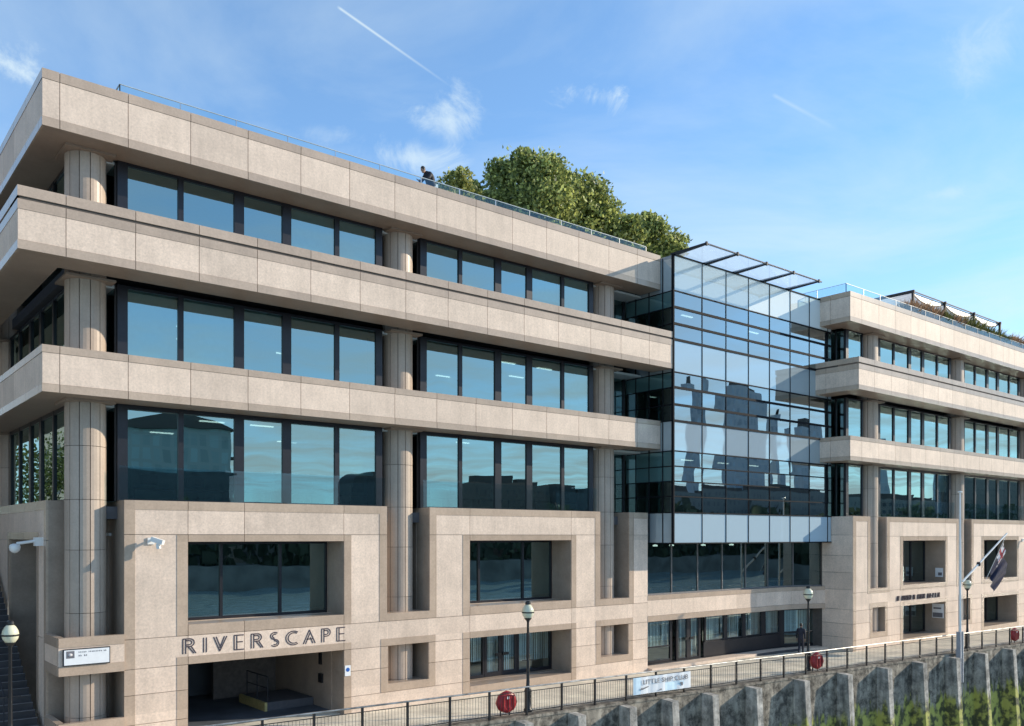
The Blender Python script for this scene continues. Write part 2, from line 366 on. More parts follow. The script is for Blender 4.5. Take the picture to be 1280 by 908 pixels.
def puff(px, py, rx, ry, amt):
    """a small wisp of cloud at a fixed bearing in the sky"""
    d0 = dirvec(px, py); e1 = dirvec(px+rx, py)-d0; e2 = dirvec(px, py-ry)-d0
    sb = N(nt, 'ShaderNodeVectorMath', operation='SUBTRACT'); L(nt, tc, 'Generated', sb, 0); sb.inputs[1].default_value = d0
    acc = None
    for e in (e1, e2):
        q = N(nt, 'ShaderNodeVectorMath', operation='DOT_PRODUCT'); L(nt, sb, 0, q, 0); q.inputs[1].default_value = e/e.length_squared
        sq = N(nt, 'ShaderNodeMath', operation='MULTIPLY'); nt.links.new(q.outputs[1], sq.inputs[0]); nt.links.new(q.outputs[1], sq.inputs[1])
        acc = sq if acc is None else (lambda a, b: (lambda k: (L(nt, a, 0, k, 0), L(nt, b, 0, k, 1), k)[2])(N(nt, 'ShaderNodeMath', operation='ADD')))(acc, sq)
    rt = N(nt, 'ShaderNodeMath', operation='SQRT'); L(nt, acc, 0, rt, 0)
    wob = N(nt, 'ShaderNodeMath', operation='MULTIPLY_ADD'); L(nt, fn, 'Fac', wob, 0); wob.inputs[1].default_value = 5.0; wob.inputs[2].default_value = -2.4
    sm = N(nt, 'ShaderNodeMath', operation='ADD'); L(nt, rt, 0, sm, 0); L(nt, wob, 0, sm, 1)
    mr = N(nt, 'ShaderNodeMapRange'); mr.interpolation_type = 'SMOOTHSTEP'; mr.inputs[1].default_value = 1.25; mr.inputs[2].default_value = -.5; mr.inputs[3].default_value = 0; mr.inputs[4].default_value = amt
    L(nt, sm, 0, mr, 0); return mr
def trail(a, b, wpx, amt):
    """a contrail between two bearings"""
    A, B = dirvec(*a), dirvec(*b); n = A.cross(B).normalized(); t = (B-A); tl = t.length; t = t/tl
    q = N(nt, 'ShaderNodeVectorMath', operation='DOT_PRODUCT'); L(nt, tc, 'Generated', q, 0); q.inputs[1].default_value = n
    ab = N(nt, 'ShaderNodeMath', operation='ABSOLUTE'); nt.links.new(q.outputs[1], ab.inputs[0])
    m1 = N(nt, 'ShaderNodeMapRange'); m1.inputs[1].default_value = wpx/1094*.8; m1.inputs[2].default_value = 0; m1.inputs[3].default_value = 0; m1.inputs[4].default_value = amt; L(nt, ab, 0, m1, 0)
    q2 = N(nt, 'ShaderNodeVectorMath', operation='DOT_PRODUCT'); L(nt, tc, 'Generated', q2, 0); q2.inputs[1].default_value = t
    a0 = A.dot(t)
    m2 = N(nt, 'ShaderNodeMapRange'); m2.inputs[1].default_value = a0; m2.inputs[2].default_value = a0+.004; nt.links.new(q2.outputs[1], m2.inputs[0])
    m3 = N(nt, 'ShaderNodeMapRange'); m3.inputs[1].default_value = a0+tl; m3.inputs[2].default_value = a0+tl*.35; nt.links.new(q2.outputs[1], m3.inputs[0])
    k = N(nt, 'ShaderNodeMath', operation='MULTIPLY'); L(nt, m1, 0, k, 0); L(nt, m2, 0, k, 1)
    k2 = N(nt, 'ShaderNodeMath', operation='MULTIPLY'); L(nt, k, 0, k2, 0); L(nt, m3, 0, k2, 1); return k2
for q in (puff(566, 150, 42, 34, .62), puff(742, 122, 50, 24, .95), puff(515, 198, 80, 22, .55), puff(14, 80, 90, 34, .7), puff(1180, 243, 40, 10, .2), puff(1225, 66, 60, 40, .25), puff(410, 168, 50, 12, .25)):
    total = addn(total, q)
total = addn(total, hz)
for q in (trail((421, 8), (566, 110), 2.3, .55), trail((965, 118), (1050, 164), 3.5, .2)): total = addn(total, q)
tint = N(nt, 'ShaderNodeMix', data_type='RGBA'); tint.blend_type = 'MULTIPLY'; tint.inputs[0].default_value = 1; tint.inputs[7].default_value = (1.16, 1.76, 1.98, 1)
nt.links.new(sky.outputs[0], tint.inputs[6])
mx = N(nt, 'ShaderNodeMix', data_type='RGBA'); L(nt, total, 0, mx, 0); nt.links.new(tint.outputs[2], mx.inputs[6]); mx.inputs[7].default_value = (5.3, 6.3, 6.8, 1)
nt.links.new(mx.outputs[2], bg.inputs[0]); L(nt, bg, 0, wo, 0)
S.view_settings.view_transform = 'Standard'; S.view_settings.look = 'None'; S.view_settings.exposure = 0
S.render.engine = 'CYCLES'
S.cycles.max_bounces = 10; S.cycles.transparent_max_bounces = 16

# ------------------------------------------------------------------ ground, water, far bank
WA = math.atan(.075)                                   # the river wall runs 4.3 degrees off the facade
def wally(x): return -4.05-.075*(x-15.5)
X0W, X1W = -40., 130.
m = MB(); m.add([(X0W, wally(X0W)+.3, 0), (X1W, wally(X1W)+.3, 0), (1500, -115, 0), (1500, 1500, 0), (-1500, 1500, 0), (-1500, 112, 0)], [(0,1,2,3,4,5)])
structure(m.build('quay_ground', M['paving']))
m = MB(); m.add([(-1500,-170,-6.2),(1500,-170,-6.2),(1500,60,-6.2),(-1500,60,-6.2)], [(0,1,2,3)]); structure(m.build('river_water', M['water']))
m = MB(); m.box(-3000, 3000, -2500, -170, -7, -.5); structure(m.build('far_bank_ground', plain('far_bank', (.22,.21,.19), .9, noise=.4, scale=.2)))

FB = {}
FB['stone'] = facade_mat('far_stone', (.26,.23,.20), (.05,.055,.06))
FB['dark'] = facade_mat('far_dark', (.12,.125,.125), (.05,.06,.065), 3, 3.5, 1.1)
FB['brick'] = facade_mat('far_brick', (.20,.14,.11), (.035,.035,.04), 2.6, 3.3, 1.1)
FB['teal'] = facade_mat('far_teal', (.34,.46,.46), (.22,.34,.35), 2.4, 3.6, .4, .3)
FB['glass'] = facade_mat('far_glass', (.16,.20,.24), (.10,.15,.20), 2, 3.8, .35, .25)
FB['haze2'] = facade_mat('far_grey_haze', (.17,.20,.20), (.08,.10,.11), 3, 3.4, 1.0)  # low blocks greyed, some haze put into their colours
FB['haze'] = facade_mat('far_hazy', (.40,.47,.52), (.24,.32,.38), 3, 3.6, .8)  # aerial haze of the towers put into wall and window colours
FB['roof'] = plain('far_roof', (.09,.085,.08), .8)
def far_block(label, x0, x1, h, mat, y=-190, dep=9, roof='flat', upper=None):
    t = thing('far_building', label, 'building', ((x0+x1)/2, y, 0))
    m = MB(); m.box(x0, x1, y-dep, y, -1, h if upper is None else upper); m.build('wall', FB[mat], t)
    if upper is not None:
        m = MB(); m.box(x0+.8, x1-.8, y-dep+1, y-.8, upper+.01, h); m.build('upper_storey', FB['teal'], t)
        for k in range(2):
            m = MB(); m.box(x1-.8, x1+2.6, y-6, y-1.2, h-6.5-4.5*k, h-6.0-4.5*k); m.build('balcony', FB['roof'], t)
    m = MB()
    if roof == 'gable':
        c = (x0+x1)/2; m.add([(x0-.5,y+.4,h+.01),(x1+.5,y+.4,h+.01),(c,y+.4,h+4.5),(x0-.5,y-dep,h+.01),(x1+.5,y-dep,h+.01),(c,y-dep,h+4.5)], [(0,1,2),(5,4,3),(1,4,5,2),(3,0,2,5),(0,3,4,1)])
    elif roof == 'dome':
        c = (x0+x1)/2; r = (x1-x0)/2
        for k in range(10):
            a0, a1 = math.pi*k/10, math.pi*(k+1)/10
            m.add([(c+r*math.cos(a0), y, h+.01+r*.45*math.sin(a0)), (c+r*math.cos(a1), y, h+.01+r*.45*math.sin(a1)), (c+r*math.cos(a1), y-dep, h+.01+r*.45*math.sin(a1)), (c+r*math.cos(a0), y-dep, h+.01+r*.45*math.sin(a0)), (c, y, h), (c, y-dep, h)], [(0,1,2,3),(1,0,4),(3,2,5)])
    else:
        m.box(x0+2, x0+(x1-x0)*.55, y-dep*.7, y-dep*.2, h+.01, h+2.6); m.box(x0+(x1-x0)*.65, x1-2, y-dep*.6, y-dep*.3, h+.01, h+1.5)
    m.build('roof', FB['roof'], t); return t
far_block('gabled waterside block with pale upper storeys, mirrored in the lowest windows at far left', 53, 81, 33.5, 'dark', roof='gable', upper=23)
far_block('domed dark hall mirrored in the lowest windows beside the second column', 117, 131, 22, 'dark', roof='dome')
far_block('long dark warehouse mirrored in the middle of the lowest window strip', 160, 190, 24, 'brick')
far_block('flat roofed dark block mirrored in the lowest windows near the third column', 193, 212, 22, 'dark')
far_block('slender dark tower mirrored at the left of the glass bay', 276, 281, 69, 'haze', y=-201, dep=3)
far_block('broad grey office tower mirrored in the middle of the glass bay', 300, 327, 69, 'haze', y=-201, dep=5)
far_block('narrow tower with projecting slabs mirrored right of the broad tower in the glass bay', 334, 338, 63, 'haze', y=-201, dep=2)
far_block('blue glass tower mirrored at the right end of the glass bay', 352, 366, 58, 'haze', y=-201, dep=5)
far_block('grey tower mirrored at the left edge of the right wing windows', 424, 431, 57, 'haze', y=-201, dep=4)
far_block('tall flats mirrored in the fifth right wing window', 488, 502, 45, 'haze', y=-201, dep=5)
far_block('long dark block mirrored in the windows at the far right', 494, 590, 45, 'dark')
far_block('low pale block between trees on the far bank', 85, 108, 13, 'stone')
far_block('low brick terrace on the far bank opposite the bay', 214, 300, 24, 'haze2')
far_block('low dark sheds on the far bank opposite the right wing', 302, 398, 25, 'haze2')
far_block('low stone offices on the far bank below the flats', 413, 460, 25, 'stone')
t = thing('far_building', 'out-of-view stone block west of the steps, added to shade the side face', 'building', (-32, 40, 0))
m = MB(); m.box(-46, -13, 6, 80, 0, 28); m.build('wall', FB['stone'], t)  # unseen block, added to keep sky light off the side face
m = MB(); m.box(-44, -15, 8, 78, 28.01, 30); m.build('roof', FB['roof'], t)
t = thing('church', 'slim church spire mirrored in the third lowest window of the left wing', 'church', (89.5,-215,0))
m = MB(); m.box(87.5, 91.5, -217, -213, -1, 15); m.build('tower', FB['dark'], t)
m = MB(); m.lathe([(2.6,15.01),(1.2,18),(.1,26)], (89.5,-215,0), 8); m.build('spire', FB['roof'], t)
# far bank trees: one mass nobody could count
m = MB()
for i in range(4200):
    x = random.uniform(20, 620); hgt = 9+x*.022+3*math.sin(x*.11)+2*math.sin(x*.31+1)
    z = random.uniform(-1, max(2, hgt)); y = -178+random.uniform(-4, 4); a = random.uniform(0, 6.3); r = random.uniform(.8, 2.0)
    u = Vector((math.cos(a), math.sin(a), random.uniform(-.5,.5)))*r; v = Vector((-math.sin(a)*.3, random.uniform(-.4,.4), 1)).normalized()*r*.8; c = Vector((x,y,z))
    m.quad(c-u-v, c+u-v, c+u*.7+v, c-u*.7+v)
o = m.build('riverside_trees', leafmat('far_leaves', (.05,.07,.05), (.14,.17,.10))); o['kind'] = 'stuff'; o['label'] = 'dark mass of riverside trees on the far bank'

# ------------------------------------------------------------------ the office building
B = thing('office_building', 'long pale granite office building with three balcony bands and a projecting glass bay', 'building', (0,0,0))
GRID = 1.955
LEVELS = [  # z of window sill, z of soffit
    (7.9, 11.05), (12.2, 14.94), (16.4, 18.97)]
BANDS = [
    (0.0, [(18.97,19.24,'trim'),(19.24,20.37,'panel'),(20.37,20.66,'cope')]),
    (-.78, [(14.94,15.20,'trim'),(15.20,16.08,'panel'),(16.08,16.36,'trim'),(16.36,16.45,'groove'),(16.45,16.75,'cope')]),
    (0.0, [(11.05,11.29,'trim'),(11.29,12.22,'panel'),(12.22,12.45,'cope')])]
def frontmap(ox, oy): return (lambda p: (ox+p[0], oy+p[1], p[2])), False
def leftmap(ox, oy): return (lambda p: (ox+p[1], oy+p[0], p[2])), True
def segs(u0, u1, first, step):
    c = [u0]; x = first
    while x < u1-.15:
        if x > u0+.15: c.append(x)
        x += step
    return c+[u1]
def band(mp, u0, u1, first, v0, rows, corner0=0., depth=1.3, cut0=0.):
    """one balcony band: jointed stone plates on a core, brown string courses, a coping"""
    xf, fl = mp; core = MB(); tr = MB(); cp = MB()
    for q in (core, tr, cp): q.xf, q.flip = xf, fl
    cs = segs(u0, u1, first, GRID)
    z0, z1 = rows[0][0], rows[-1][1]
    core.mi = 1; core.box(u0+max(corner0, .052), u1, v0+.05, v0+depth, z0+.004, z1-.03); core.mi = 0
    for a, b, kind in rows:
        for i in range(len(cs)-1):
            p, q = cs[i]+(.010 if i else 0), cs[i+1]-(.010 if i < len(cs)-2 else 0)
            if kind == 'panel': core.box(p+(cut0 if i == 0 else 0), q, v0, v0+.048, a+.006, b-.006)
            elif kind == 'trim': tr.box(p+((cut0 or -.011) if i == 0 else 0), q, v0-.012, v0+.047, a, b-.001)
            elif kind == 'cope': cp.box(p+((cut0 or -.013) if i == 0 else 0), q, v0-.014, v0+depth*.9, a+.002, b-(.003 if fl else 0))
        if kind == 'groove': core.mi = 2; core.box(u0+max(corner0, .055), u1, v0+.03, v0+.05, a, b); core.mi = 0
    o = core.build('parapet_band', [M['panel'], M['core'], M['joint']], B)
    tr.build('string_course', M['trim'], o); cp.build('coping', M['trim'], o)
    return o

def column(x, y, z0, z1, r=.6):
    m = MB(); n = 12
    zs = [z for z in (0, 1.0, 2.4, 4.3, 6.3, 7.9, 9.6, 11.05, 14.94, 17.2) if z0 < z < z1]; zs = [z0]+zs+[z1]
    for zi in range(len(zs)-1):
        a, b = zs[zi]+.008, zs[zi+1]-.008
        for k in range(n):                                   # twelve curved stone staves with open joints
            t0, t1 = 2*math.pi*(k+.04)/n, 2*math.pi*(k+.96)/n; pts = []
            for j in range(4):
                t = t0+(t1-t0)*j/3; pts.append((x+r*math.cos(t), y+r*math.sin(t)))
            for j in (3, 0): t = t0+(t1-t0)*j/3; pts.append((x+(r-.05)*math.cos(t), y+(r-.05)*math.sin(t)))
            m.prism(pts, a, b)
    m.mi = 1; m.tube((x,y,z0), (x,y,z1), r-.045, n=24)
    m.build('column', [M['colstone'], M['joint']], B)
    for z in (18.97, 14.94, 11.05):
        if z0 < z <= z1: c = MB(); c.box(x-.74, x+.74, y-.74, y+.74, z-.07, z+.002); c.build('column_capital', M['core'], B)

def window(xf, fl, u0, u1, z0, z1, v, p0, p1, zt, gm='glass'):
    """frame ring u0..u1 with pane p0..p1, pane a sub-part"""
    m = MB(); m.xf, m.flip = xf, fl
    zb = z0+.06
    m.box(u0, p0, v, v+.14, z0, z1); m.box(p1, u1, v, v+.14, z0, z1)
    m.box(p0, p1, v+.01, v+.13, z0, zb); m.box(p0, p1, v+.01, v+.13, zt, z1)
    o = m.build('window', M['frame'], B)
    g = MB(); g.xf, g.flip = xf, fl; a, b = random.uniform(-.003,.003), random.uniform(-.003,.003)
    g.quad((p0,v+.06+a,zb),(p1,v+.06-a,zb),(p1,v+.06-a+b,zt),(p0,v+.06+a+b,zt)); g.build('pane', M[gm], o)
    return o
PANES = [(2.43,2.75,4.38,4.47),(4.47,4.56,6.34,6.515),(6.515,6.69,8.15,8.32),(8.32,8.49,10.28,10.375),(10.375,10.47,12.08,12.36)]
def strip(mp, c0, v=1.2, only=None, guard=True):
    """five windows between the column at c0 and the next one"""
    xf, fl = mp; sh = c0-1.55
    for li, (zs, zt) in enumerate(LEVELS):
        for k, (a, p, q, b) in enumerate(PANES):
            if only and k not in only: continue
            window(xf, fl, a+sh, b+sh, zs, zt, v, p+sh, q+sh, zt-(.10 if li else .14))
    if guard:
        g = MB(); g.xf, g.flip = xf, fl
        g.quad((2.43+sh, v-.22, 7.91),(12.36+sh, v-.22, 7.91),(12.36+sh, v-.22, 9.03),(2.43+sh, v-.22, 9.03)); g.build('glass_guard', M['glassclear'], B)
def recess(mp, c, v=1.2, l=.88, r=.88):
    """dark glazed recess behind a column"""
    xf, fl = mp
    for zs, zt in LEVELS:
        m = MB(); m.xf, m.flip = xf, fl
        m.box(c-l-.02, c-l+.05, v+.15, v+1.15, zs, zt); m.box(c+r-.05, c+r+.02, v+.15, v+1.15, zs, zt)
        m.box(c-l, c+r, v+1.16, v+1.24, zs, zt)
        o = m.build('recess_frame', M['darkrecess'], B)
        g = MB(); g.xf, g.flip = xf, fl
        g.quad((c+r-.06,v+.2,zs),(c+r-.06,v+1.1,zs),(c+r-.06,v+1.1,zt),(c+r-.06,v+.2,zt)); g.quad((c-l+.1,v+1.15,zs),(c+r-.1,v+1.15,zs),(c+r-.1,v+1.15,zt),(c-l+.1,v+1.15,zt))
        g.build('pane', M['glassdark'], o)

# granite base: a jointed wall with openings, each with a brown surround
COURSES = [.8, 1.6, 2.44, 3.6, 4.6, 5.6, 6.8]
def base_wall(mp, u0, u1, z0, z1, v, openings, surrounds, ujoints, back=.95, extra_back=True):
    xf, fl = mp; pn = MB(); rv = MB(); trs = [MB() for _ in surrounds]
    for q in [pn, rv]+trs: q.xf, q.flip = xf, fl
    es = sorted(set([u0,u1]+[x for r in openings+surrounds for x in r[:2] if u0 <= x <= u1]))
    ez = sorted(set([z0,z1]+[x for r in openings+surrounds for x in r[2:] if z0 <= x <= z1]))
    def merge(e, j, tol):
        e = list(e); jj = set()
        for x in j:
            near = [y for y in e if abs(y-x) < tol]
            if near: jj.add(near[0])
            elif e[0] < x < e[-1]: e.append(x); jj.add(x)
        return sorted(e), jj
    es, ju = merge(es, ujoints, .22); ez, jz = merge(ez, [c for c in COURSES if z0 < c < z1], .22)
    ins = lambda r, x, z: r[0] < x < r[1] and r[2] < z < r[3]
    g = .009
    for i in range(len(es)-1):
        for j in range(len(ez)-1):
            a, b, c, d = es[i], es[i+1], ez[j], ez[j+1]; x, z = (a+b)/2, (c+d)/2
            if any(ins(r, x, z) for r in openings): continue
            t = [k for k, r in enumerate(surrounds) if ins(r, x, z)]
            p0, p1, q0, q1 = a+(g if a in ju else 0), b-(g if b in ju else 0), c+(g if c in jz else 0), d-(g if d in jz else 0)
            (trs[t[0]] if t else pn).box(p0, p1, v-(.014 if t else 0), v+.059, q0, q1)
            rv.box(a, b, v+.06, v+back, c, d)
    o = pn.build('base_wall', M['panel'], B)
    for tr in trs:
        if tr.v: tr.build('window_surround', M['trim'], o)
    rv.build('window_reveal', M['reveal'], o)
    return o
def glazed(mp, u0, u1, z0, z1, v, divs, gm='glass', bar=.10, name='window'):
    xf, fl = mp; m = MB(); m.xf, m.flip = xf, fl
    e = [u0]+list(divs)+[u1]
    m.box(u0, u1, v, v+.12, z0, z0+bar); m.box(u0, u1, v, v+.12, z1-bar, z1)
    for i, x in enumerate(e):
        w_ = bar if 0 < i < len(e)-1 else bar*.7
        m.box(min(max(x-w_/2, u0), u1-w_), max(min(x+w_/2, u1), u0+w_), v-.005, v+.125, z0+bar, z1-bar)
    o = m.build(name, M['frame'], B)
    g = MB(); g.xf, g.flip = xf, fl
    g.quad((u0,v+.06,z0),(u1,v+.06,z0),(u1,v+.06,z1),(u0,v+.06,z1)); g.build('pane', M[gm], o)
    return o
def blinds(mp, u0, u1, z0, z1, v):
    xf, fl = mp; m = MB(); m.xf, m.flip = xf, fl; n = int((u1-u0)/.11); st = (u1-u0)/n
    for k in range(n):
        a = u0+k*st; tw = random.uniform(.25, .6); m.quad((a+.005, v, z0), (a+st*.92, v+st*tw, z0), (a+st*.92, v+st*tw, z1), (a+.005, v, z1))
    m.build('window_blind', M['blind'], B)
def door(mp, u0, u1, z0, z1, v, handle):
    xf, fl = mp; m = MB(); m.xf, m.flip = xf, fl
    m.box(u0, u0+.13, v, v+.06, z0, z1); m.box(u1-.13, u1, v, v+.06, z0, z1); m.box(u0+.13, u1-.13, v, v+.06, z0, z0+.2); m.box(u0+.13, u1-.13, v, v+.06, z1-.13, z1)
    o = m.build('door', M['frame'], B)
    g = MB(); g.xf, g.flip = xf, fl; g.quad((u0+.13,v+.03,z0+.2),(u1-.13,v+.03,z0+.2),(u1-.13,v+.03,z1-.13),(u0+.13,v+.03,z1-.13)); g.build('pane', M['glassshop'], o)
    h = MB(); h.xf, h.flip = xf, fl; hu = u1-.2 if handle > 0 else u0+.2; h.box(hu-.17, hu+.17, v-.09, v-.03, (z0+z1)/2-.06, (z0+z1)/2+.06); h.box(hu-.03, hu+.03, v-.03, v, (z0+z1)/2-.03, (z0+z1)/2+.03); h.build('handle', M['black'], o)

FM = frontmap(0, 0); LM = leftmap(0, 0)
LW = 27.56                                   # length of the left wing
# bands
for v0, rows in BANDS:
    band(FM, v0, LW, .47, v0, rows)
    band(LM, v0, 28, .47, v0, rows, corner0=v0*0+1.3, cut0=.06)
RX, RY = 40.65, -2.7
RM = frontmap(RX, RY); RLM = leftmap(RX, RY); RL = 36.0
for v0, rows in BANDS:
    band(RM, v0*.6, RL, 1.24, v0, rows)
    xf, fl = RLM
    band((lambda p, d=v0: (RX+d*.6+p[1]-d, RY+p[0], p[2]), True), v0, 2.6, 1.24, v0, rows, corner0=1.3, cut0=.06)
# columns
for x in (1.55, 13.28, 25.0): column(x, 1.55, 0, 20.0, .61)
for y in (13.28, 25.0): column(1.55, y, 0, 20.0, .61)
RC = (45.1, 56.83, 68.55)
for x in RC: column(x, RY+1.4, 0, 20.0, .61)
# windows
for c in (1.55, 13.28): strip(FM, c)
strip(LM, 1.55, guard=False); strip(LM, 13.28, guard=False)
for c in (1.55, 13.28): recess(FM, c, l=(.9 if c > 2 else .35))
recess(LM, 13.28); 
strip(frontmap(0, RY), 45.1); strip(frontmap(0, RY), 56.83)
for c in RC: recess(frontmap(0, RY), c)
# left wing, last piece beside the bay
for zs, zt in LEVELS:
    xf, fl = FM
    window(xf, fl, 24.2, 25.95, zs, zt, 2.35, 24.3, 25.85, zt-.1, 'glassdark')
    window(xf, fl, 25.95, 27.5, zs, zt, 2.35, 26.1, 27.4, zt-.1, 'glassdark')
# right wing, pane left of its first column and the glazed return into the bay
for zs, zt in LEVELS:
    window(*frontmap(0, RY), 42.45, 44.22, zs, zt, 1.2, 42.58, 44.12, zt-.1)
    m = MB(); m.box(42.3, 42.44, RY+1.2, RY+1.34, zs, zt); m.box(42.3, 42.40, RY+2.5, RY+2.6, zs, zt); m.box(42.3, 42.40, RY+1.85, RY+1.93, zs, zt)
    o = m.build('window', M['frame'], B)
    m = MB(); m.quad((42.37,RY+1.34,zs),(42.37,RY+4.2,zs),(42.37,RY+4.2,zt),(42.37,RY+1.34,zt)); m.build('pane', M['glassdark'], o)

# ---- base of the left wing
BV = .6; zt_ = 7.9
ops, sur, uj = [], [], []
for s_ in (2.47, 14.21):
    a, b = s_+2.03, s_+7.86
    low = (a, b, 0., 2.44) if s_ < 5 else (a, b, .42, 2.44)
    ops += [(a, b, 3.78, 6.55), low]
    sur += [(a-.37, b+.31, 3.41, 6.79), (a-.37, b+.31, 0. if s_ < 5 else .1, 2.71), (s_, s_+.33, 3.41 if s_ > 5 else 0, 7.9), (s_+9.4, s_+9.74, 3.41, 7.9), (s_, s_+9.74, 7.6, 7.9)]
    uj += [a, a+GRID, a+2*GRID, b]
for n0 in (12.21, 23.95):
    ops += [(n0, n0+2.0, 3.72, 7.95), (n0+.05, n0+1.95, .96, 2.45)]
    sur += [(n0-.33, n0+2.33, 3.41, 3.75), (n0-.28, n0+2.28, .64, 2.73)]
sur += [(25.95, 26.28, 3.41, 7.9), (25.95, 27.3, 7.6, 7.9)]
uj += [26.28]
base_wall(FM, 2.47, 27.3, 0, 7.9, BV, ops, sur, uj)
# dark linings behind the slots beside the columns
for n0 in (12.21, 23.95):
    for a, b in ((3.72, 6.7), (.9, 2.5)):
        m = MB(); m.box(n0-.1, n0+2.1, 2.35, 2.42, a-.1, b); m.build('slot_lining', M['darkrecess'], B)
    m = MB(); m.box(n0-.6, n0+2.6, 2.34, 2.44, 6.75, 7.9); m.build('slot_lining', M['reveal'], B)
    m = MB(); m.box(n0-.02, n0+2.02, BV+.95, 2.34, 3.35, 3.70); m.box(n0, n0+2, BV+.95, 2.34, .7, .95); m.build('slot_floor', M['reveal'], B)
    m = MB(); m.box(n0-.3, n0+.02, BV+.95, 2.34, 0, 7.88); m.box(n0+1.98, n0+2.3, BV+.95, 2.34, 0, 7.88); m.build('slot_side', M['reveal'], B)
# large opening glazing
glazed(FM, 4.5, 10.33, 3.78, 6.55, 1.95, (6.15, 8.4)); 
glazed(FM, 16.24, 22.07, 3.78, 6.55, 1.95, (17.75, 20.3))
for a, b in ((4.3, 10.5), (16.0, 22.3)):
    m = MB(); m.box(a, b, 1.5, 2.15, 3.55, 3.775); m.build('window_sill', M['panel'], B)
for a, b, zb in ((4.5, 10.33, 3.4), (16.24, 22.07, 3.4)):
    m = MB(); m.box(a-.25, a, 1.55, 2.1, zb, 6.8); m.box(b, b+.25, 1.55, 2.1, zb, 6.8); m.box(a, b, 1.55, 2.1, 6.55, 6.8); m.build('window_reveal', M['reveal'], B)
# storefront of the second block
glazed(FM, 16.24, 18.05, .45, 2.44, 1.95, (), 'glassshop', .14, 'side_window'); glazed(FM, 19.95, 22.07, .45, 2.44, 1.95, (), 'glassshop', .14, 'side_window')
door(FM, 18.08, 19.0, .45, 2.40, 1.96, 1); door(FM, 19.02, 19.93, .45, 2.40, 1.96, -1)
m = MB(); m.box(15.9, 22.4, 1.5, 2.6, 0, .44); m.build('door_step', M['reveal'], B)
m = MB(); m.box(22.07, 22.3, 1.55, 2.6, .4, 2.7); m.box(15.9, 22.07, 1.55, 2.6, 2.44, 2.7); m.build('window_reveal', M['reveal'], B)
blinds(FM, 16.3, 18.0, 1.15, 2.4, 2.12); blinds(FM, 20.0, 22.0, .95, 2.4, 2.12); blinds(FM, 18.1, 19.9, .5, 2.4, 2.16)
# garage entrance
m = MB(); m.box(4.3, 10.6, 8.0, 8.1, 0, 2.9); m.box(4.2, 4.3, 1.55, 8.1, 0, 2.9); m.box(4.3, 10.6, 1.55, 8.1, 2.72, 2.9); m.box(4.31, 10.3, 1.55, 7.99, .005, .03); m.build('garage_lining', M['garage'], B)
m = MB(); m.box(10.3, 10.5, 1.55, 8.0, 0.03, 2.7); m.build('garage_wall', M['reveal'], B)
m = MB(); m.box(7.6, 10.3, 6.6, 6.8, 0.03, 2.7); m.build('garage_wall', plain('garage_render', (.16,.14,.13), .8, noise=.2), B)
m = MB(); m.box(8.3, 10.28, 3.0, 5.4, .03, .34); m.mi = 1; m.box(8.2, 8.3, 2.9, 5.4, .03, .36); m.build('loading_platform', [M['carpet'], plain('kerb_yellow', (.45,.38,.16), .7)], B)
m = MB()
for x, y in ((8.45,3.2),(8.45,4.2),(8.45,5.2)): m.tube((x,y,.34),(x,y,1.3),.025)
m.tube((8.45,3.2,1.3),(8.45,5.2,1.3),.025); m.tube((8.45,3.2,.85),(8.45,5.2,.85),.02); m.build('platform_rail', M['steel'], B)
m = MB(); m.box(10.24, 10.3, 2.3, 2.5, 1.7, 2.2); m.box(10.22, 10.3, 2.2, 2.5, 1.0, 1.35); m.build('wall_box', M['black'], B)
# corner beams wrapping the notch round the corner column
for a, b, tz in ((2.43, 3.6, True), (-.3, .95, False)):
    for mp, u0 in ((FM, .55), (LM, .7)):
        xf, fl = mp; q = MB(); q.xf, q.flip = xf, fl; r = MB(); r.xf, r.flip = xf, fl
        q.box(u0, 2.465, BV-.0-.05+.0, BV+.14, a+.3 if tz else a, b-.3 if tz else b-.3)
        if tz: r.box(u0, 2.465, BV-.066, BV+.14, a, a+.298); 
        r.box(u0, 2.465, BV-.066, BV+.14, b-.298, b)
        o = q.build('corner_beam', M['panel'], B); r.build('beam_course', M['trim'], o)
# base of the left (side) face
lops = [(3.92, 8.74, 0, 6.62), (12.21, 14.2, 3.7, 7.95), (16.3, 22, 0, 6.6)]
lsur = [(3.6, 9.05, 0, 6.88), (2.47, 2.78, 0, 7.9), (2.47, 12.21, 7.6, 7.9), (11.9, 14.5, 3.4, 3.7)]
base_wall(LM, 2.47, 27, 0, 7.9, BV, lops, lsur, [3.92, 5.9, 8.74])
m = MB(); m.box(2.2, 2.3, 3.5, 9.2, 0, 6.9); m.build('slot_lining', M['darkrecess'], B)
m = MB(); m.box(1.6, 2.46, 2.48, 2.62, 0, 7.88); m.box(2.48, 2.62, 1.6, 2.46, 0, 7.88); m.box(2.46, 2.60, 2.46, 2.60, 0, 7.88); m.build('notch_wall', M['reveal'], B)

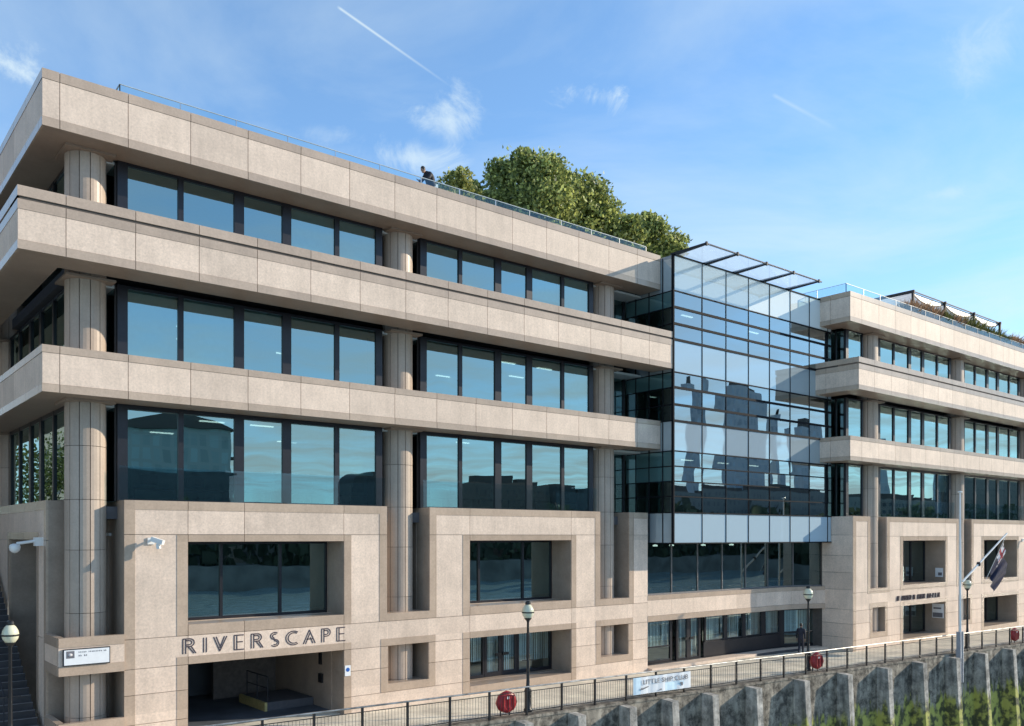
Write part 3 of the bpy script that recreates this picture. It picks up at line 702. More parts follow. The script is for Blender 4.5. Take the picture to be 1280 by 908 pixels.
# ---- recessed base under the bay (curves forward at its right end)
PATH = [(27.3,.6),(30.9,.6),(34.6,.6),(38.2,.58),(39.6,.42),(40.8,.1),(41.9,-.4)]
lens = [0.]
for p, q in zip(PATH, PATH[1:]): lens.append(lens[-1]+math.dist(p, q))
def pathmap(p):
    u = min(max(p[0], 0), lens[-1]-1e-6); i = max(k for k in range(len(lens)-1) if lens[k] <= u+1e-9); t = (u-lens[i])/(lens[i+1]-lens[i])
    a, b = PATH[i], PATH[i+1]; d = Vector((b[0]-a[0], b[1]-a[1])).normalized()
    return (a[0]+(b[0]-a[0])*t-d.y*p[1], a[1]+(b[1]-a[1])*t+d.x*p[1], p[2])
def curved(name, rows, v0, v1, mat, cutk=2):
    m = MB(); m.xf = pathmap; e = []
    for i in range(len(lens)-1): e += [lens[i]+(lens[i+1]-lens[i])*k/cutk for k in range(cutk)]
    e.append(lens[-1])
    for z0, z1 in rows:
        for i in range(len(e)-1): m.box(e[i]+.005, e[i+1]-.005, v0, v1, z0+.004, z1-.004)
    return m.build(name, mat, B)
o = curved('base_wall', [(2.72, 3.51)], 0, .5, M['panel'])
curved('window_surround', [(2.43, 2.72)], -.014, .5, M['trim'], 1)
curved('window_surround', [(3.51, 3.74)], -.014, .5, M['trim'], 1)
curved('window_surround', [(0, .14)], -.3, .5, M['panel'], 1)
W = [lens[-1]*k/7 for k in range(8)]
for k in range(7):                               # upper glazing, one pane each
    m = MB(); m.xf = pathmap; m.box(W[k], W[k]+.05, .25, .36, 3.74, 6.5); m.box(W[k]+.05, W[k+1], .25, .36, 3.74, 3.82); o = m.build('window', M['framelight'], B)
    m = MB(); m.xf = pathmap; m.quad((W[k],.3,3.8),(W[k+1],.3,3.8),(W[k+1],.3,6.5),(W[k],.3,6.5)); m.build('pane', M['glassdark'], o)
# storefront below: windows, a double door, white blinds
ST = [.25, 2.75, 3.1, 4.1, 5.1, 5.45, 7.3, 9.0, 10.8, 12.3, lens[-1]-.15]
for k in range(len(ST)-1):
    if k in (1, 4): continue
    a, b = ST[k], ST[k+1]
    m = MB(); m.xf = pathmap; wd = .16
    m.box(a, a+wd, .75, .87, .14, 2.43); m.box(b-wd, b, .75, .87, .14, 2.43)
    nm = 'door' if k in (2, 3) else 'window'
    m.box(a+wd, b-wd, .76, .86, 2.3, 2.43); m.box(a+wd, b-wd, .76, .86, .14, .24 if nm == 'door' else .3)
    if nm == 'window': m.box(a+wd, b-wd, .77, .85, .95, 1.03)
    o = m.build(nm, M['frame'], B)
    g = MB(); g.xf = pathmap; g.quad((a,.8,.2),(b,.8,.2),(b,.8,2.35),(a,.8,2.35)); g.build('pane', M['glassshop'], o)
    if nm == 'door': h = MB(); h.xf = pathmap; hu = b-.2 if k == 2 else a+.2; h.box(hu-.15, hu+.15, .68, .74, 1.2, 1.32); h.build('handle', M['black'], o)
xfp = (pathmap, False)
blinds(xfp, .4, 2.7, .9, 2.35, .93); blinds(xfp, 3.2, 5.0, .3, 2.35, .95); blinds(xfp, 5.5, lens[-1]-.3, .98, 2.4, .93)
m = MB(); m.xf = pathmap; m.box(0.05, lens[-1], .3, 1.6, .0, .135); m.build('shop_floor', M['tread'], B)
m = MB(); m.xf = pathmap
for i in range(len(lens)-1): m.box(lens[i], lens[i+1], .5, 1.6, 2.44, 2.6)
m.build('shop_soffit', M['core'], B)
m = MB(); m.xf = pathmap; m.box(5.3, lens[-1]-2.6, .7, .74, .15, .95); m.build('stall_riser', M['frame'], B)

# ---- right wing base
RB = frontmap(0, RY+.55); RBZ = 7.9
ops, sur, uj = [], [], []
for s_ in (45.85, 57.55, 69.25):
    a, b = s_+2.0, s_+7.75
    ops += [(a, b, 3.68, 6.45), (a, b, .3, 2.36)]
    sur += [(a-.37, b+.31, 3.35, 6.72), (a-.37, b+.31, 0, 2.62), (s_, s_+.33, 3.41, 7.9), (s_+9.4, s_+9.74, 3.41, 7.9), (s_, s_+9.74, 7.6, 7.9)]
    uj += [a, a+GRID, a+2*GRID, b]
for n0 in (43.87, 55.58, 67.3):
    ops += [(n0, n0+1.97, 3.6, 7.95), (n0+.25, n0+1.75, .96, 2.45)]
    sur += [(n0-.33, n0+2.3, 3.3, 3.63), (n0-.05, n0+2.05, .64, 2.73)]
sur += [(41.9, 42.25, 0, 7.9), (43.55, 43.87, 3.41, 7.9), (41.9, 43.87, 7.6, 7.9)]
base_wall(RB, 41.9, 78, 0, 7.9, 0, ops, sur, uj)
m = MB()                                            # left return of the right base
zz = [0]+COURSES+[7.9]
for a, b in zip(zz, zz[1:]): m.box(41.87, 41.899, -2.14, -.2, a+.010, b-.010)
m.mi = 1; m.box(41.9, 42.6, -1.2, .6, 0, 7.88); m.build('base_return', [M['panel'], M['joint']], B)
for s_ in (45.85, 57.55, 69.25):
    a, b = s_+2.0, s_+7.75
    glazed(frontmap(0,0), a, b, 3.68, 6.45, RY+1.9, (a+1.9, a+3.8), 'glassdark'); glazed(frontmap(0,0), a, b, .3, 2.36, RY+1.9, (a+1.9, a+3.8), 'glassdark')
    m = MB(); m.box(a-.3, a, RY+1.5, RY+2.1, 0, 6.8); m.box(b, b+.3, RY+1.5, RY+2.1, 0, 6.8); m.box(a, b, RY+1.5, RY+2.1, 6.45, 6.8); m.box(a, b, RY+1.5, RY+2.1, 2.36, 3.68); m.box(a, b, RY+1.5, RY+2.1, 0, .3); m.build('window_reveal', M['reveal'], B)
for n0 in (43.87, 55.58, 67.3):
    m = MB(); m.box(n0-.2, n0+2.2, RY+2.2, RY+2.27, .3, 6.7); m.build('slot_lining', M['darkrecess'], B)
    m = MB(); m.box(n0-.6, n0+2.6, RY+2.19, RY+2.29, 6.72, 7.9); m.build('slot_lining', M['reveal'], B)
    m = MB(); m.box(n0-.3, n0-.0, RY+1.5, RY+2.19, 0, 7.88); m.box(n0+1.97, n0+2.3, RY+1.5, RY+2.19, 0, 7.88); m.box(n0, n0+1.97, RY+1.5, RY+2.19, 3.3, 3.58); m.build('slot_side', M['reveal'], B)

# ---- the projecting glass bay
BX0, BX1, BY = 27.6, 41.85, -.82
MULL = [27.6, 29.81, 31.76, 33.70, 35.62, 37.59, 39.52, 41.45]
ROWS = [(6.38,7.89,'spandrel_low'),(7.89,8.69,'g'),(8.69,9.43,'g'),(9.43,10.17,'g'),(10.17,10.92,'g'),(10.92,12.4,'spandrel'),(12.4,13.2,'g'),(13.2,14.04,'g'),(14.04,14.79,'g'),
        (14.79,16.39,'spandrel'),(16.39,17.17,'g'),(17.17,17.98,'g'),(17.98,18.78,'g'),(18.78,20.54,'spandrel_top')]
m = MB()
edges = MULL+[BX1]
for x in edges[1:-1]: m.box(x-.013, x+.013, BY-.012, BY+.12, 6.38, 20.54)
m.box(BX0-.03, BX0+.05, BY-.02, BY+.12, 6.38, 20.54)
for a, b, k in ROWS:
    thick = .06 if k == 'g' and a > 12 else .03
    m.box(BX0+.05, BX1, BY-.018, BY+.10, a-thick, a+thick)
    if k == 'g' and a > 8: m.box(BX0+.05, BX1, BY+.12, BY+.3, a-.05, a+.03)
m.box(BX0, BX1, BY-.02, BY+.12, 20.50, 20.57)
CW = m.build('curtain_wall', M['mullion'], B)
for i in range(len(edges)-1):
    for a, b, k in ROWS:
        g = MB(); t1, t2 = random.uniform(-.0045,.0045), random.uniform(-.003,.003); y = BY+.02
        x0, x1 = edges[i]+.01, edges[i+1]-.01
        g.quad((x0,y+t1,a+.01),(x1,y-t1,a+.01),(x1,y-t1+t2,b-.01),(x0,y+t1+t2,b-.01))
        g.build('pane' if k == 'g' else 'spandrel_panel', M['glassbay'] if k == 'g' else M[k], CW)
# left return of the bay
m = MB()
for y in (BY+.7, BY+1.6, BY+2.5): m.box(BX0-.004, BX0+.05, y-.03, y+.03, 6.4, 20.5)
for a, b, k in ROWS: m.box(BX0-.006, BX0+.05, BY+.12, 2.3, a-.025, a+.025)
o = m.build('bay_return', M['mullion'], B)
for a, b, k in ROWS:
    g = MB(); g.quad((BX0+.01,BY+.1,a),(BX0+.01,2.35,a),(BX0+.01,2.35,b),(BX0+.01,BY+.1,b)); g.build('pane' if k == 'g' else 'spandrel_panel', (M['tealpane'] if round(a, 2) in (17.98, 14.04, 10.17, 9.43) else M['glassdark']) if k == 'g' else M['spandrel'], o)
m = MB(); m.box(BX0+.03, BX1, BY+.14, 2.0, 6.39, 6.5); m.build('bay_soffit', M['greypaint'], B)
m = MB(); m.box(BX0+.06, BX1, BY+.14, BY+.2, 18.85, 20.4); m.box(BX0+.06, BX1, BY+.14, BY+.2, 14.9, 16.3); m.box(BX0+.06, BX1, BY+.14, BY+.2, 11, 12.3); m.build('spandrel_backing', M['greypaint'], B)
m = MB(); m.box(BX0, BX1+.8, BY+.05, 12, 20.40, 20.52); m.build('bay_roof', M['greypaint'], B)
# canopy of glass on five cantilevered fins
for k in range(5):
    x = 27.75+2.42*k; m = MB()
    y0, y1 = BY+.3, -2.66
    m.add([(x-.05,y0,20.50),(x+.05,y0,20.50),(x+.05,y1,20.56),(x-.05,y1,20.56),(x-.05,y0,20.68),(x+.05,y0,20.68),(x+.05,y1,20.66),(x-.05,y1,20.66)], [(3,2,1,0),(4,5,6,7),(0,1,5,4),(1,2,6,5),(2,3,7,6),(3,0,4,7)])
    m.box(x-.05, x+.05, y1-.09, y1-.001, 20.52, 20.70); m.build('canopy_fin', M['steel'], B)
    if k < 4: g = MB(); g.quad((x+.06,BY,20.60),(x+2.36,BY,20.60),(x+2.36,-2.6,20.60),(x+.06,-2.6,20.60)); g.build('canopy_glass', M['glasscanopy'], B)
m = MB(); m.tube((27.75,-2.68,20.62),(37.7,-2.68,20.62),.045); m.build('canopy_rail', M['framelight'], B)

for c0, li, k, drop in ((1.55,1,0,.98),(1.55,1,1,.98),(1.55,2,3,.98),(1.55,2,4,.98),(1.55,0,4,.6),(1.55,0,3,.25),(1.55,1,2,.2),(13.28,1,4,.97),(13.28,0,2,.3),(13.28,2,3,.5),(13.28,2,4,.97),(13.28,0,0,.45),
                        (45.1,1,1,.95),(45.1,2,3,.6),(56.83,1,0,.95),(56.83,2,2,.5),(45.1,0,4,.4)):
    a, p, q, b = PANES[k]; sh = c0-1.55; zs, zt = LEVELS[li]; y = (1.2 if c0 < 40 else RY+1.2)+.22
    m = MB(); m.box(p+sh, q+sh, y, y+.008, zt-(zt-zs)*drop, zt-.1); m.box(p+sh, q+sh, y-.012, y+.02, zt-(zt-zs)*drop-.04, zt-(zt-zs)*drop); m.build('roller_blind', M['blind'], B)
# ---- floors, ceilings, inner walls, roof
def slab(name, mat, z0, z1, parts):
    m = MB()
    for p in parts: m.box(*p, z0, z1)
    m.build(name, mat, B)
PL = [(1.36, 27.7, 1.36, 26), (27.7, 42.5, -.55, 26), (42.5, 77, RY+1.36, 26)]
for zb in (10.95, 14.84, 18.87):
    slab('ceiling', M['ceiling'], zb-.02, zb+.08, PL)
slab('ceiling', M['ceiling'], 6.75, 6.85, [(2.4,27.3,2.1,9),(27.3,42,1.0,9),(42.6,77,-.7,9)])
for zb in (7.3, 11.4, 15.4): slab('floor_slab', M['carpet'], zb, zb+.4, PL)
slab('floor_slab', M['carpet'], 3.0, 3.4, [(2.4,27.3,2.6,9),(27.3,41.8,1.0,9),(42.6,77,-.7,9)])
slab('roof_deck', M['greypaint'], 20.2, 20.4, [(1.0, 27.6, 1.0, 27), (27.6, 42, 12.01, 27), (42, 77, RY+1, 27)])
m = MB(); m.box(2.5, 77, 9, 9.1, 0, 20.1); m.box(77, 77.2, -2, 27, 0, 20.1); m.box(0, 77, 27, 27.2, 0, 20.2); m.build('interior_wall', M['interior'], B)
m = MB()
for x in (9, 20, 31, 39, 50, 61): m.box(x, x+.15, 4.0, 8.99, 7.7, 20.0)
m.build('interior_partition', M['interior'], B)
# desks and screens just inside, one run per storey
for zf in (7.7, 11.8, 15.8):
    m = MB()
    for k in range(14):
        x = 3.5+k*1.7
        if 26 < x < 27: continue
        m.box(x, x+1.4, 3.3, 4.0, zf+.70, zf+.74); m.box(x+.4, x+1.0, 3.8, 3.83, zf+.9, zf+1.25); m.box(x+.05, x+.1, 3.35, 3.95, zf, zf+.7)
    m.build('desk_row', M['frame'], B)
# lit ceiling lamps
lt = MB(); lt.box(-.45, .45, -.06, .06, -.03, 0); lo = None
lamps = []
for zb in (10.92, 14.81, 18.84):
    for x in (3.9, 5.9, 8.0, 11.0, 15.2, 17.4, 19.8, 22.4):
        for y in (2.7, 5.2, 7.4):
            if random.random() < (.36 if zb > 11 else .12): lamps.append((x+random.uniform(-.2,.2), y, zb))
    for x in (29.2, 32.3, 35.5, 38.4):
        if random.random() < .7: lamps.append((x, 2.2, zb))
for i, p in enumerate(lamps):
    if lo is None: lo = lt.build('ceiling_lamp', M['light'], B, (0,0,0)); lo.location = p
    else: c = lo.copy(); COL.objects.link(c); c.parent = B; c.location = p
for p in ((29,1.6),(31,2.2),(33.2,1.8),(36,2.0)):
    m = MB(); m.lathe([(.02,0),(.12,.0),(.14,.06),(.02,.1)], (p[0],p[1],6.2), 12); m.build('pendant_lamp', M['light'], B)

# ------------------------------------------------------------------ roof edge guards
def guard(label, pts, z0, z1, step):
    t = thing('glass_balustrade', label, 'balustrade', (pts[0][0], pts[0][1], z0))
    rail = MB(); 
    for (a, b) in zip(pts, pts[1:]):
        A, Bv = Vector((*a, 0)), Vector((*b, 0)); n = max(1, round((Bv-A).length/step))
        rail.bar((a[0],a[1],z1),(b[0],b[1],z1), .04, .022)
        for k in range(n+1):
            p = A.lerp(Bv, k/n)
            if k < n:
                q = A.lerp(Bv, (k+1)/n); d = (q-A).normalized()*.02; g = MB(); p2, q2 = p+d, q-d
                g.quad((p2.x,p2.y,z0+.05),(q2.x,q2.y,z0+.05),(q2.x,q2.y,z1-.03),(p2.x,p2.y,z1-.03)); g.build('glass_panel', M['glassclear'], t)
            s_ = MB(); s_.box(p.x-.012, p.x+.012, p.y-.02, p.y+.02, z0, z1-.012); s_.build('post', M['metal'], t)
    rail.build('rail', plain('pale_rail', (.42,.52,.58), .4), t)
guard('glass guard rail along the roof edge of the left wing', [(2.6,5.0),(2.42,.9),(27.5,.9)], 20.4, 21.32, 1.955)
guard('glass guard rail around the roof terrace of the right wing', [(41.3,3.5),(41.25,-2.1),(76,-2.1)], 20.4, 21.32, 1.955)

# ------------------------------------------------------------------ trees on the roof
def tree(label, x, y, z0, ztop, w_, nl, mat, group='trees on the roof terrace', lobes=9, seed=1):
    rnd = random.Random(seed)
    t = thing('roof_tree', label, 'tree', (x,y,z0), group)
    h = ztop-z0; m = MB(); m.tube((x,y,z0),(x+.05,y,z0+h*.45),.11,.07)
    cl = [(x, y, z0+h*.52, w_*.40, h*.38)]
    for k in range(lobes*2):
        d = Vector((rnd.gauss(0,1), rnd.gauss(0,1), rnd.gauss(.25,.8))).normalized()
        if d.z < -.45: d.z = -.45
        q = Vector((x+d.x*w_*.36, y+d.y*w_*.36, z0+h*.54+d.z*h*.33)); lr = w_*rnd.uniform(.12,.2)
        cl.append((q.x, q.y, q.z, lr, min(lr*.9, h*.16)))
        m.tube((x,y,z0+h*.3), q*.86+Vector((x,y,z0+h*.5))*.14, .05, .015, 6)
    m.build('trunk', M['bark'], t)
    f = MB()
    for i in range(nl):
        c = cl[0] if rnd.random() < .26 else rnd.choice(cl[1:])
        d = Vector((rnd.gauss(0,1), rnd.gauss(0,1), rnd.gauss(0,1))).normalized(); rr = (rnd.random()**.4)*(1+.35*rnd.random() if rnd.random() < .22 else 1)
        p = Vector((c[0]+d.x*c[3]*rr, c[1]+d.y*c[3]*rr, c[2]+d.z*c[4]*rr))
        if p.z > ztop+.15: continue
        s_ = rnd.uniform(.08,.17); up = (d*.45+Vector((0,0,.35))+Vector((rnd.gauss(0,.7),rnd.gauss(0,.7),rnd.gauss(0,.6)))).normalized()
        sd_ = up.cross(Vector((rnd.gauss(0,1),rnd.gauss(0,1),rnd.gauss(0,1)))).normalized(); nrm = up.cross(sd_)
        f.add([p-up*s_*.7, p+sd_*s_*.55+nrm*s_*.15, p+up*s_*.95, p-sd_*s_*.55+nrm*s_*.15], [(0,1,2),(0,2,3)])
    f.build('crown', mat, t)
    b = MB(); b.box(x-.6, x+.6, y-.6, y+.6, z0-.001, z0+.55); b.build('planter', M['greypaint'], t)
    return t
tree('small yellow green tree just right of the bent figure on the roof', 18.0, 4.2, 20.4, 24.0, 2.7, 6500, M['leaf2'], seed=2, lobes=7)
tree('narrow small tree between the yellow green one and the tallest roof tree', 19.45, 4.4, 20.4, 23.95, 1.7, 3600, M['leaf'], seed=3, lobes=5)
tree('tallest bushy tree on the roof of the left wing', 22.4, 4.3, 20.4, 26.0, 5.3, 19000, M['leaf'], seed=4, lobes=11)
tree('broad sloping tree right behind the tallest roof tree', 26.0, 4.8, 20.4, 25.75, 5.4, 18000, M['leaf'], seed=5, lobes=11)
tree('low bushy tree between the broad one and the round one on the roof', 28.4, 4.4, 20.4, 24.75, 4.3, 11000, M['leaf'], seed=9, lobes=9)
tree('round dark tree standing alone above the left end of the glass bay', 31.9, 4.3, 20.4, 25.0, 4.1, 13000, M['leaf'], seed=6, lobes=10)

o = tree('leafy street tree beyond the steps, mirrored in the side windows', -3.2, 31, 0, 15.5, 7.5, 9000, M['leaf2'], seed=12, lobes=9, group=None)
o.name = 'street_tree'
# ------------------------------------------------------------------ pergola + grasses on the right roof
t = thing('pergola', 'dark timber pergola hung with white canvas on the right roof terrace', 'pergola', (51.7,-.9,20.4))
PX = [51.7, 56.3, 60.9, 65.4]
for x in PX:
    m = MB(); m.box(x-.07, x+.07, -.97, -.83, 20.4, 23.0); m.build('post', M['wood'], t)
    m = MB(); m.box(x-.07, x+.07, 2.33, 2.47, 20.4, 23.0); m.build('post', M['wood'], t)
    m = MB(); m.box(x-.06, x+.06, -1.0, 2.6, 22.88, 23.06); m.build('beam', M['wood'], t)
for a, b in zip(PX, PX[1:]):
    m = MB(); m.bar((a+.061,-.9,22.98),(b-.061,-.9,22.98),.05,.06); m.build('cross_bar', M['wood'], t)
    m = MB(); n = 10
    for i in range(n):
        f0, f1 = i/n, (i+1)/n; zz = lambda q: 22.9-.42*4*q*(1-q)
        x0, x1 = a+.1+(b-a-.2)*f0, a+.1+(b-a-.2)*f1
        m.mi = 1; m.quad((x0,-.83,zz(f0)-.02),(x1,-.83,zz(f1)-.02),(x1,-.80,22.94),(x0,-.80,22.94)); m.mi = 0; m.quad((x0,-.8,22.93),(x1,-.8,22.93),(x1,2.4,22.93-.3*math.sin(3.14*f1)),(x0,2.4,22.93-.3*math.sin(3.14*f0)))
    m.build('canvas', [M['canvas'], M['whitepaint']], t)
    m = MB()
    for i in range(n): f0, f1 = i/n, (i+1)/n; m.bar((a+.1+(b-a-.2)*f0,-.83,zz(f0)-.05),(a+.1+(b-a-.2)*f1,-.83,zz(f1)-.05),.03,.10)
    m.build('canvas_hem', M['wood'], t)
def grass(label, x, y, w_, h, mat, seed):
    rnd = random.Random(seed); m = MB()
    for i in range(650):
        a = rnd.uniform(0, 6.28); r = w_*.35*math.sqrt(rnd.random()); bx, by = x+r*math.cos(a)*1.4, y+r*math.sin(a)*.6
        l = h*rnd.uniform(.6,1.05); lean = Vector((rnd.gauss(0,.28), rnd.gauss(0,.22), 0)); s_ = rnd.uniform(.015,.04)
        p0 = Vector((bx,by,20.4)); p1 = p0+lean*l*.4+Vector((0,0,l*.65)); p2 = p0+lean*l*1.1+Vector((0,0,l))
        d = Vector((math.cos(a+1), math.sin(a+1), 0))*s_
        m.quad(p0-d, p0+d, p1+d*.9, p1-d*.9); m.add([p1-d*1.6, p1+d*1.6, p2], [(0,1,2)])
    o = m.build('ornamental_grass', mat, None, (x,y,20.4)); o['kind'] = 'thing'; tag(o, label, 'grass plant', 'grasses planted along the right roof terrace')
GR = [('russet grass at the near end of the roof planting', 49.9,'r',1.35),('russet plume beside the first pergola post',51.5,'r',1.55),('russet and tall grass right of the first pergola post',53.1,'r',1.5),('green tuft before the second pergola post',54.6,'g',1.5),
      ('russet tuft under the second pergola beam',56.2,'r',1.45),('wide green clump right of the second pergola post',57.8,'g',1.55),('green clump in the middle of the second canvas',59.4,'g',1.5),('dark green clump beside the third pergola post',61.0,'g',1.45),('olive clump after the third pergola post',62.6,'g',1.4),
      ('green tuft under the last canvas',64.2,'g',1.3),('russet clump beside the last pergola post',65.9,'r',1.45),('russet clump at the far end of the roof planting',67.6,'r',1.4)]
for i, (lb, x, k, h) in enumerate(GR): grass(lb, x, -1.5, 1.8, h+.12, M['grass_red' if k == 'r' else 'grass_green'], i)

# ------------------------------------------------------------------ river wall
def wl(s_, d, z): # along-wall coordinate (world x), d = distance out over the river
    return (s_+math.sin(WA)*-d*1.0, wally(s_)-d*math.cos(WA), z)
t = thing('river_wall', 'weathered concrete river wall with tapering buttresses and green algae', 'wall', (15.5, wally(15.5), 0))
m = MB(); m.xf = lambda p: wl(*p); m.flip = True
n = 60
for i in range(n):
    a, b = X0W+(X1W-X0W)*i/n, X0W+(X1W-X0W)*(i+1)/n
    m.add([(a,0,-.02),(b,0,-.02),(b,.0,-7),(a,.0,-7),(a,-.6,-.02),(b,-.6,-.02)], [(0,1,2,3),(4,5,1,0)])
m.build('wall_face', M['riverwall'], t)
m = MB(); m.xf = lambda p: wl(*p); m.flip = True
x = X0W
while x < X1W-2: m.box(x+.004, x+1.996, -.55, .035, -.07, .03); x += 2
m.build('coping', M['riverwall'], t)
BT = [2.0,4.6,7.2,9.9,12.6,15.1,17.59,20.22,22.58,25.0,27.86,31.3,34.68,38.1,41.4,44.77,47.92,51.23,54.4,57.6,60.8,64,67.2,70.4]
for x in BT:
    m = MB(); m.xf = lambda p: wl(*p); w_ = .19; p0, p1 = .62, 1.0
    m.flip = True
    m.add([(x-w_,-.02,-.08),(x+w_,-.02,-.08),(x+w_,p0,-.11),(x-w_,p0,-.11),(x-w_,-.02,-7),(x+w_,-.02,-7),(x+w_,p1,-7),(x-w_,p1,-7)], [(0,1,2,3)[::-1],(4,5,6,7),(0,1,5,4),(1,2,6,5),(2,3,7,6),(3,0,4,7)])
    m.build('buttress', M['buttress'], t)

# ------------------------------------------------------------------ quayside railing
RD = -.12
def rl(s_, z, d=RD): return wl(s_, d, z)
t = thing('quay_railing', 'black metal railing with slim upright bars along the quay edge', 'railing', rl(15.77, 0)); 
posts = [12.18-1.68*k for k in range(9, 0, -1)]+[12.18+1.668*k for k in range(36)]
for i, x in enumerate(posts):
    m = MB(); p = rl(x, 0); m.box(p[0]-.035, p[0]+.035, p[1]-.035, p[1]+.035, .03, 1.06); m.build('post', M['black'], t)
    if i+1 < len(posts):
        x1 = posts[i+1]; m = MB(); m.bar(rl(x+.04,.17), rl(x1-.04,.17), .04, .03); m.bar(rl(x+.04,.92), rl(x1-.04,.92), .03, .025)
        for k in range(1, 14): s_ = x+(x1-x)*k/14; m.tube(rl(s_,.185), rl(s_,.908), .0065, n=5, caps=False)
        m.build('bar_panel', M['black'], t)
m = MB()
for a, b in zip(posts, posts[1:]): m.tube(rl(a,1.085), rl(b,1.085), .032, n=8, caps=False)
m.build('top_rail', plain('sunlit_handrail', (.34,.33,.31), .3, .6, noise=.5, scale=3), t)  # pale sunlit look of the rail put into its mottled colour

# ------------------------------------------------------------------ street lamps
lamp = thing('street_lamp', 'black globe lamp post standing alone at the left edge beside the dark steps', 'street lamp', (0,0,0), 'globe lamps along the quay')
m = MB(); m.smooth = True; m.lathe([(.17,0),(.17,.12),(.13,.16),(.13,.78),(.15,.82),(.10,.95),(.075,1.0),(.06,1.3),(.045,3.45),(.07,3.5),(.07,3.56)], n=16); m.build('post', M['black'], lamp)
m = MB(); m.bar((-.28,0,2.0),(.28,0,2.0),.03,.03); m.build('ladder_bar', M['black'], lamp)
m = MB(); m.smooth = True; m.lathe([(.06,3.56),(.14,3.62),(.21,3.72),(.235,3.83),(.215,3.95),(.15,4.07),(.09,4.13)], n=24); m.build('globe', M['lampglass'], lamp)
m = MB(); m.lathe([(.237,3.80),(.244,3.805),(.244,3.845),(.237,3.85)], n=24); m.build('globe_band', M['black'], lamp)
m = MB(); m.lathe([(.10,4.125),(.11,4.15),(.10,4.23),(.05,4.26)], n=16); m.build('lantern_cap', M['black'], lamp)
m = MB(); m.lathe([(.09,3.52),(.15,3.60),(.13,3.62),(.06,3.56)], n=16); m.build('globe_collar', M['black'], lamp)
lamp.location = (-.78, .35, 0)
dup(lamp, (16.0,-3.45,0), 'black globe lamp post in front of the doors of the second block')
dup(lamp, (33.42,-4.55,0), 'black globe lamp post beside the dark suited person near the bay')
dup(lamp, (48.5,-5.75,0), 'black globe lamp post beside the white flagpole')

# ------------------------------------------------------------------ life ring cabinets
def cabinet(label, x):
    p = rl(x, .55, RD-.22); t = thing('lifebuoy_cabinet', label, 'lifebuoy cabinet', p, 'red lifebuoy cabinets hung on the railing')
    d = Vector((math.cos(WA), -math.sin(WA), 0)); nv = Vector((-d.y, d.x, 0))*-1
    if nv.y > 0: nv = -nv
    n = 28; vs = []; prof = [(.32,-.13),(.42,-.11),(.455,-.02),(.455,.05),(.40,.11),(.28,.14),(.21,.12)]
    m = MB(); m.smooth = True; vs = []
    for r, o_ in prof:
        for i in range(n):
            a = 2*math.pi*i/n; sc = 1-.05*abs(math.sin(4*a)); vs.append(Vector(p)+d*(r*sc*math.cos(a))+nv*o_+Vector((0,0,r*sc*math.sin(a)*(.98 if math.sin(a) > 0 else .85))))
    k = len(prof); fs = [(j*n+i, j*n+(i+1) % n, (j+1)*n+(i+1) % n, (j+1)*n+i) for j in range(k-1) for i in range(n)]+[tuple(range(n))[::-1], tuple(range((k-1)*n,k*n))]
    m.add(vs, fs); m.build('casing', M['red'], t)
    m = MB()
    for q in (-.22, 0, .22): c = Vector(p)+d*q+nv*.145; m.bar(c+Vector((0,0,-.26)), c+Vector((0,0,.26)), .04, .02, tuple(nv))
    m.build('rib', plain('dark_red', (.22,.012,.015), .5), t)
    m = MB(); c = Vector(p)+d*-.02+nv*.15+Vector((0,0,.2)); m.bar(c-d*.05, c+d*.05, .09, .01, tuple(nv)); m.build('notice', M['sign_white'], t)
    m = MB()
    for q in (-.2,.2): c = Vector(p)+d*q-nv*.1; m.bar(c+Vector((0,0,-.5)), c+Vector((0,0,.3)), .04, .04)
    m.build('bracket', M['black'], t)
cabinet('red lifebuoy cabinet just left of the lamp post at the second block', 14.75)
cabinet('red lifebuoy cabinet right of the lamp post near the bay', 33.35)
cabinet('red lifebuoy cabinet at the far right edge of the railing', 53.3)

# ------------------------------------------------------------------ club banner on the railing
x0, x1 = 20.85, 24.2
t = thing('club_banner', 'white and pale blue sailing club banner tied to the railing', 'banner', rl(x0, .2, RD+.06))
m = MB(); n = 24
bw = lambda q: .012*math.sin(q*17)+.008*math.sin(q*41)
for i in range(n):
    a, b = i/n, (i+1)/n; m.mi = 1 if (i < 3 or 11 < i < 18) else 0
    for j in range(4):
        z0, z1 = .22+.7*j/4, .22+.7*(j+1)/4
        m.mi = 1 if ((i < 3) or (12 < i < 18 and j < 2) or (18 <= i < 21 and j == 1)) else 0
        m.quad(rl(x0+(x1-x0)*a, z0, RD+.06+bw(a)), rl(x0+(x1-x0)*b, z0, RD+.06+bw(b)), rl(x0+(x1-x0)*b, z1, RD+.06+bw(b)), rl(x0+(x1-x0)*a, z1, RD+.06+bw(a)))
m.build('cloth', [M['sign_white'], M['sign_lightblue']], t)
ax = (math.cos(WA), -math.sin(WA), 0)
text_mesh('LITTLE SHIP CLUB', .27, M['ink_grey'], 'lettering', t, rl(x0+.5, .62, RD+.10), ax, width=2.62, ext=.003)
m = MB()
def onb(s_, z, d=.1): return rl(x0+s_, z, RD+d)
m.add([onb(.35,.42),onb(.5,.40),onb(.46,.50)], [(0,1,2)]); m.add([onb(.5,.40),onb(.85,.5),onb(.8,.53),onb(.48,.46)], [(0,1,2,3)]); m.add([onb(2.75,.36),onb(2.83,.36),onb(2.83,.5),onb(2.65,.52)], [(0,1,2,3)]); m.add([onb(1.35,.28),onb(1.6,.30),onb(1.55,.36)], [(0,1,2)])
m.build('boat_drawing', M['ink_grey'], t)

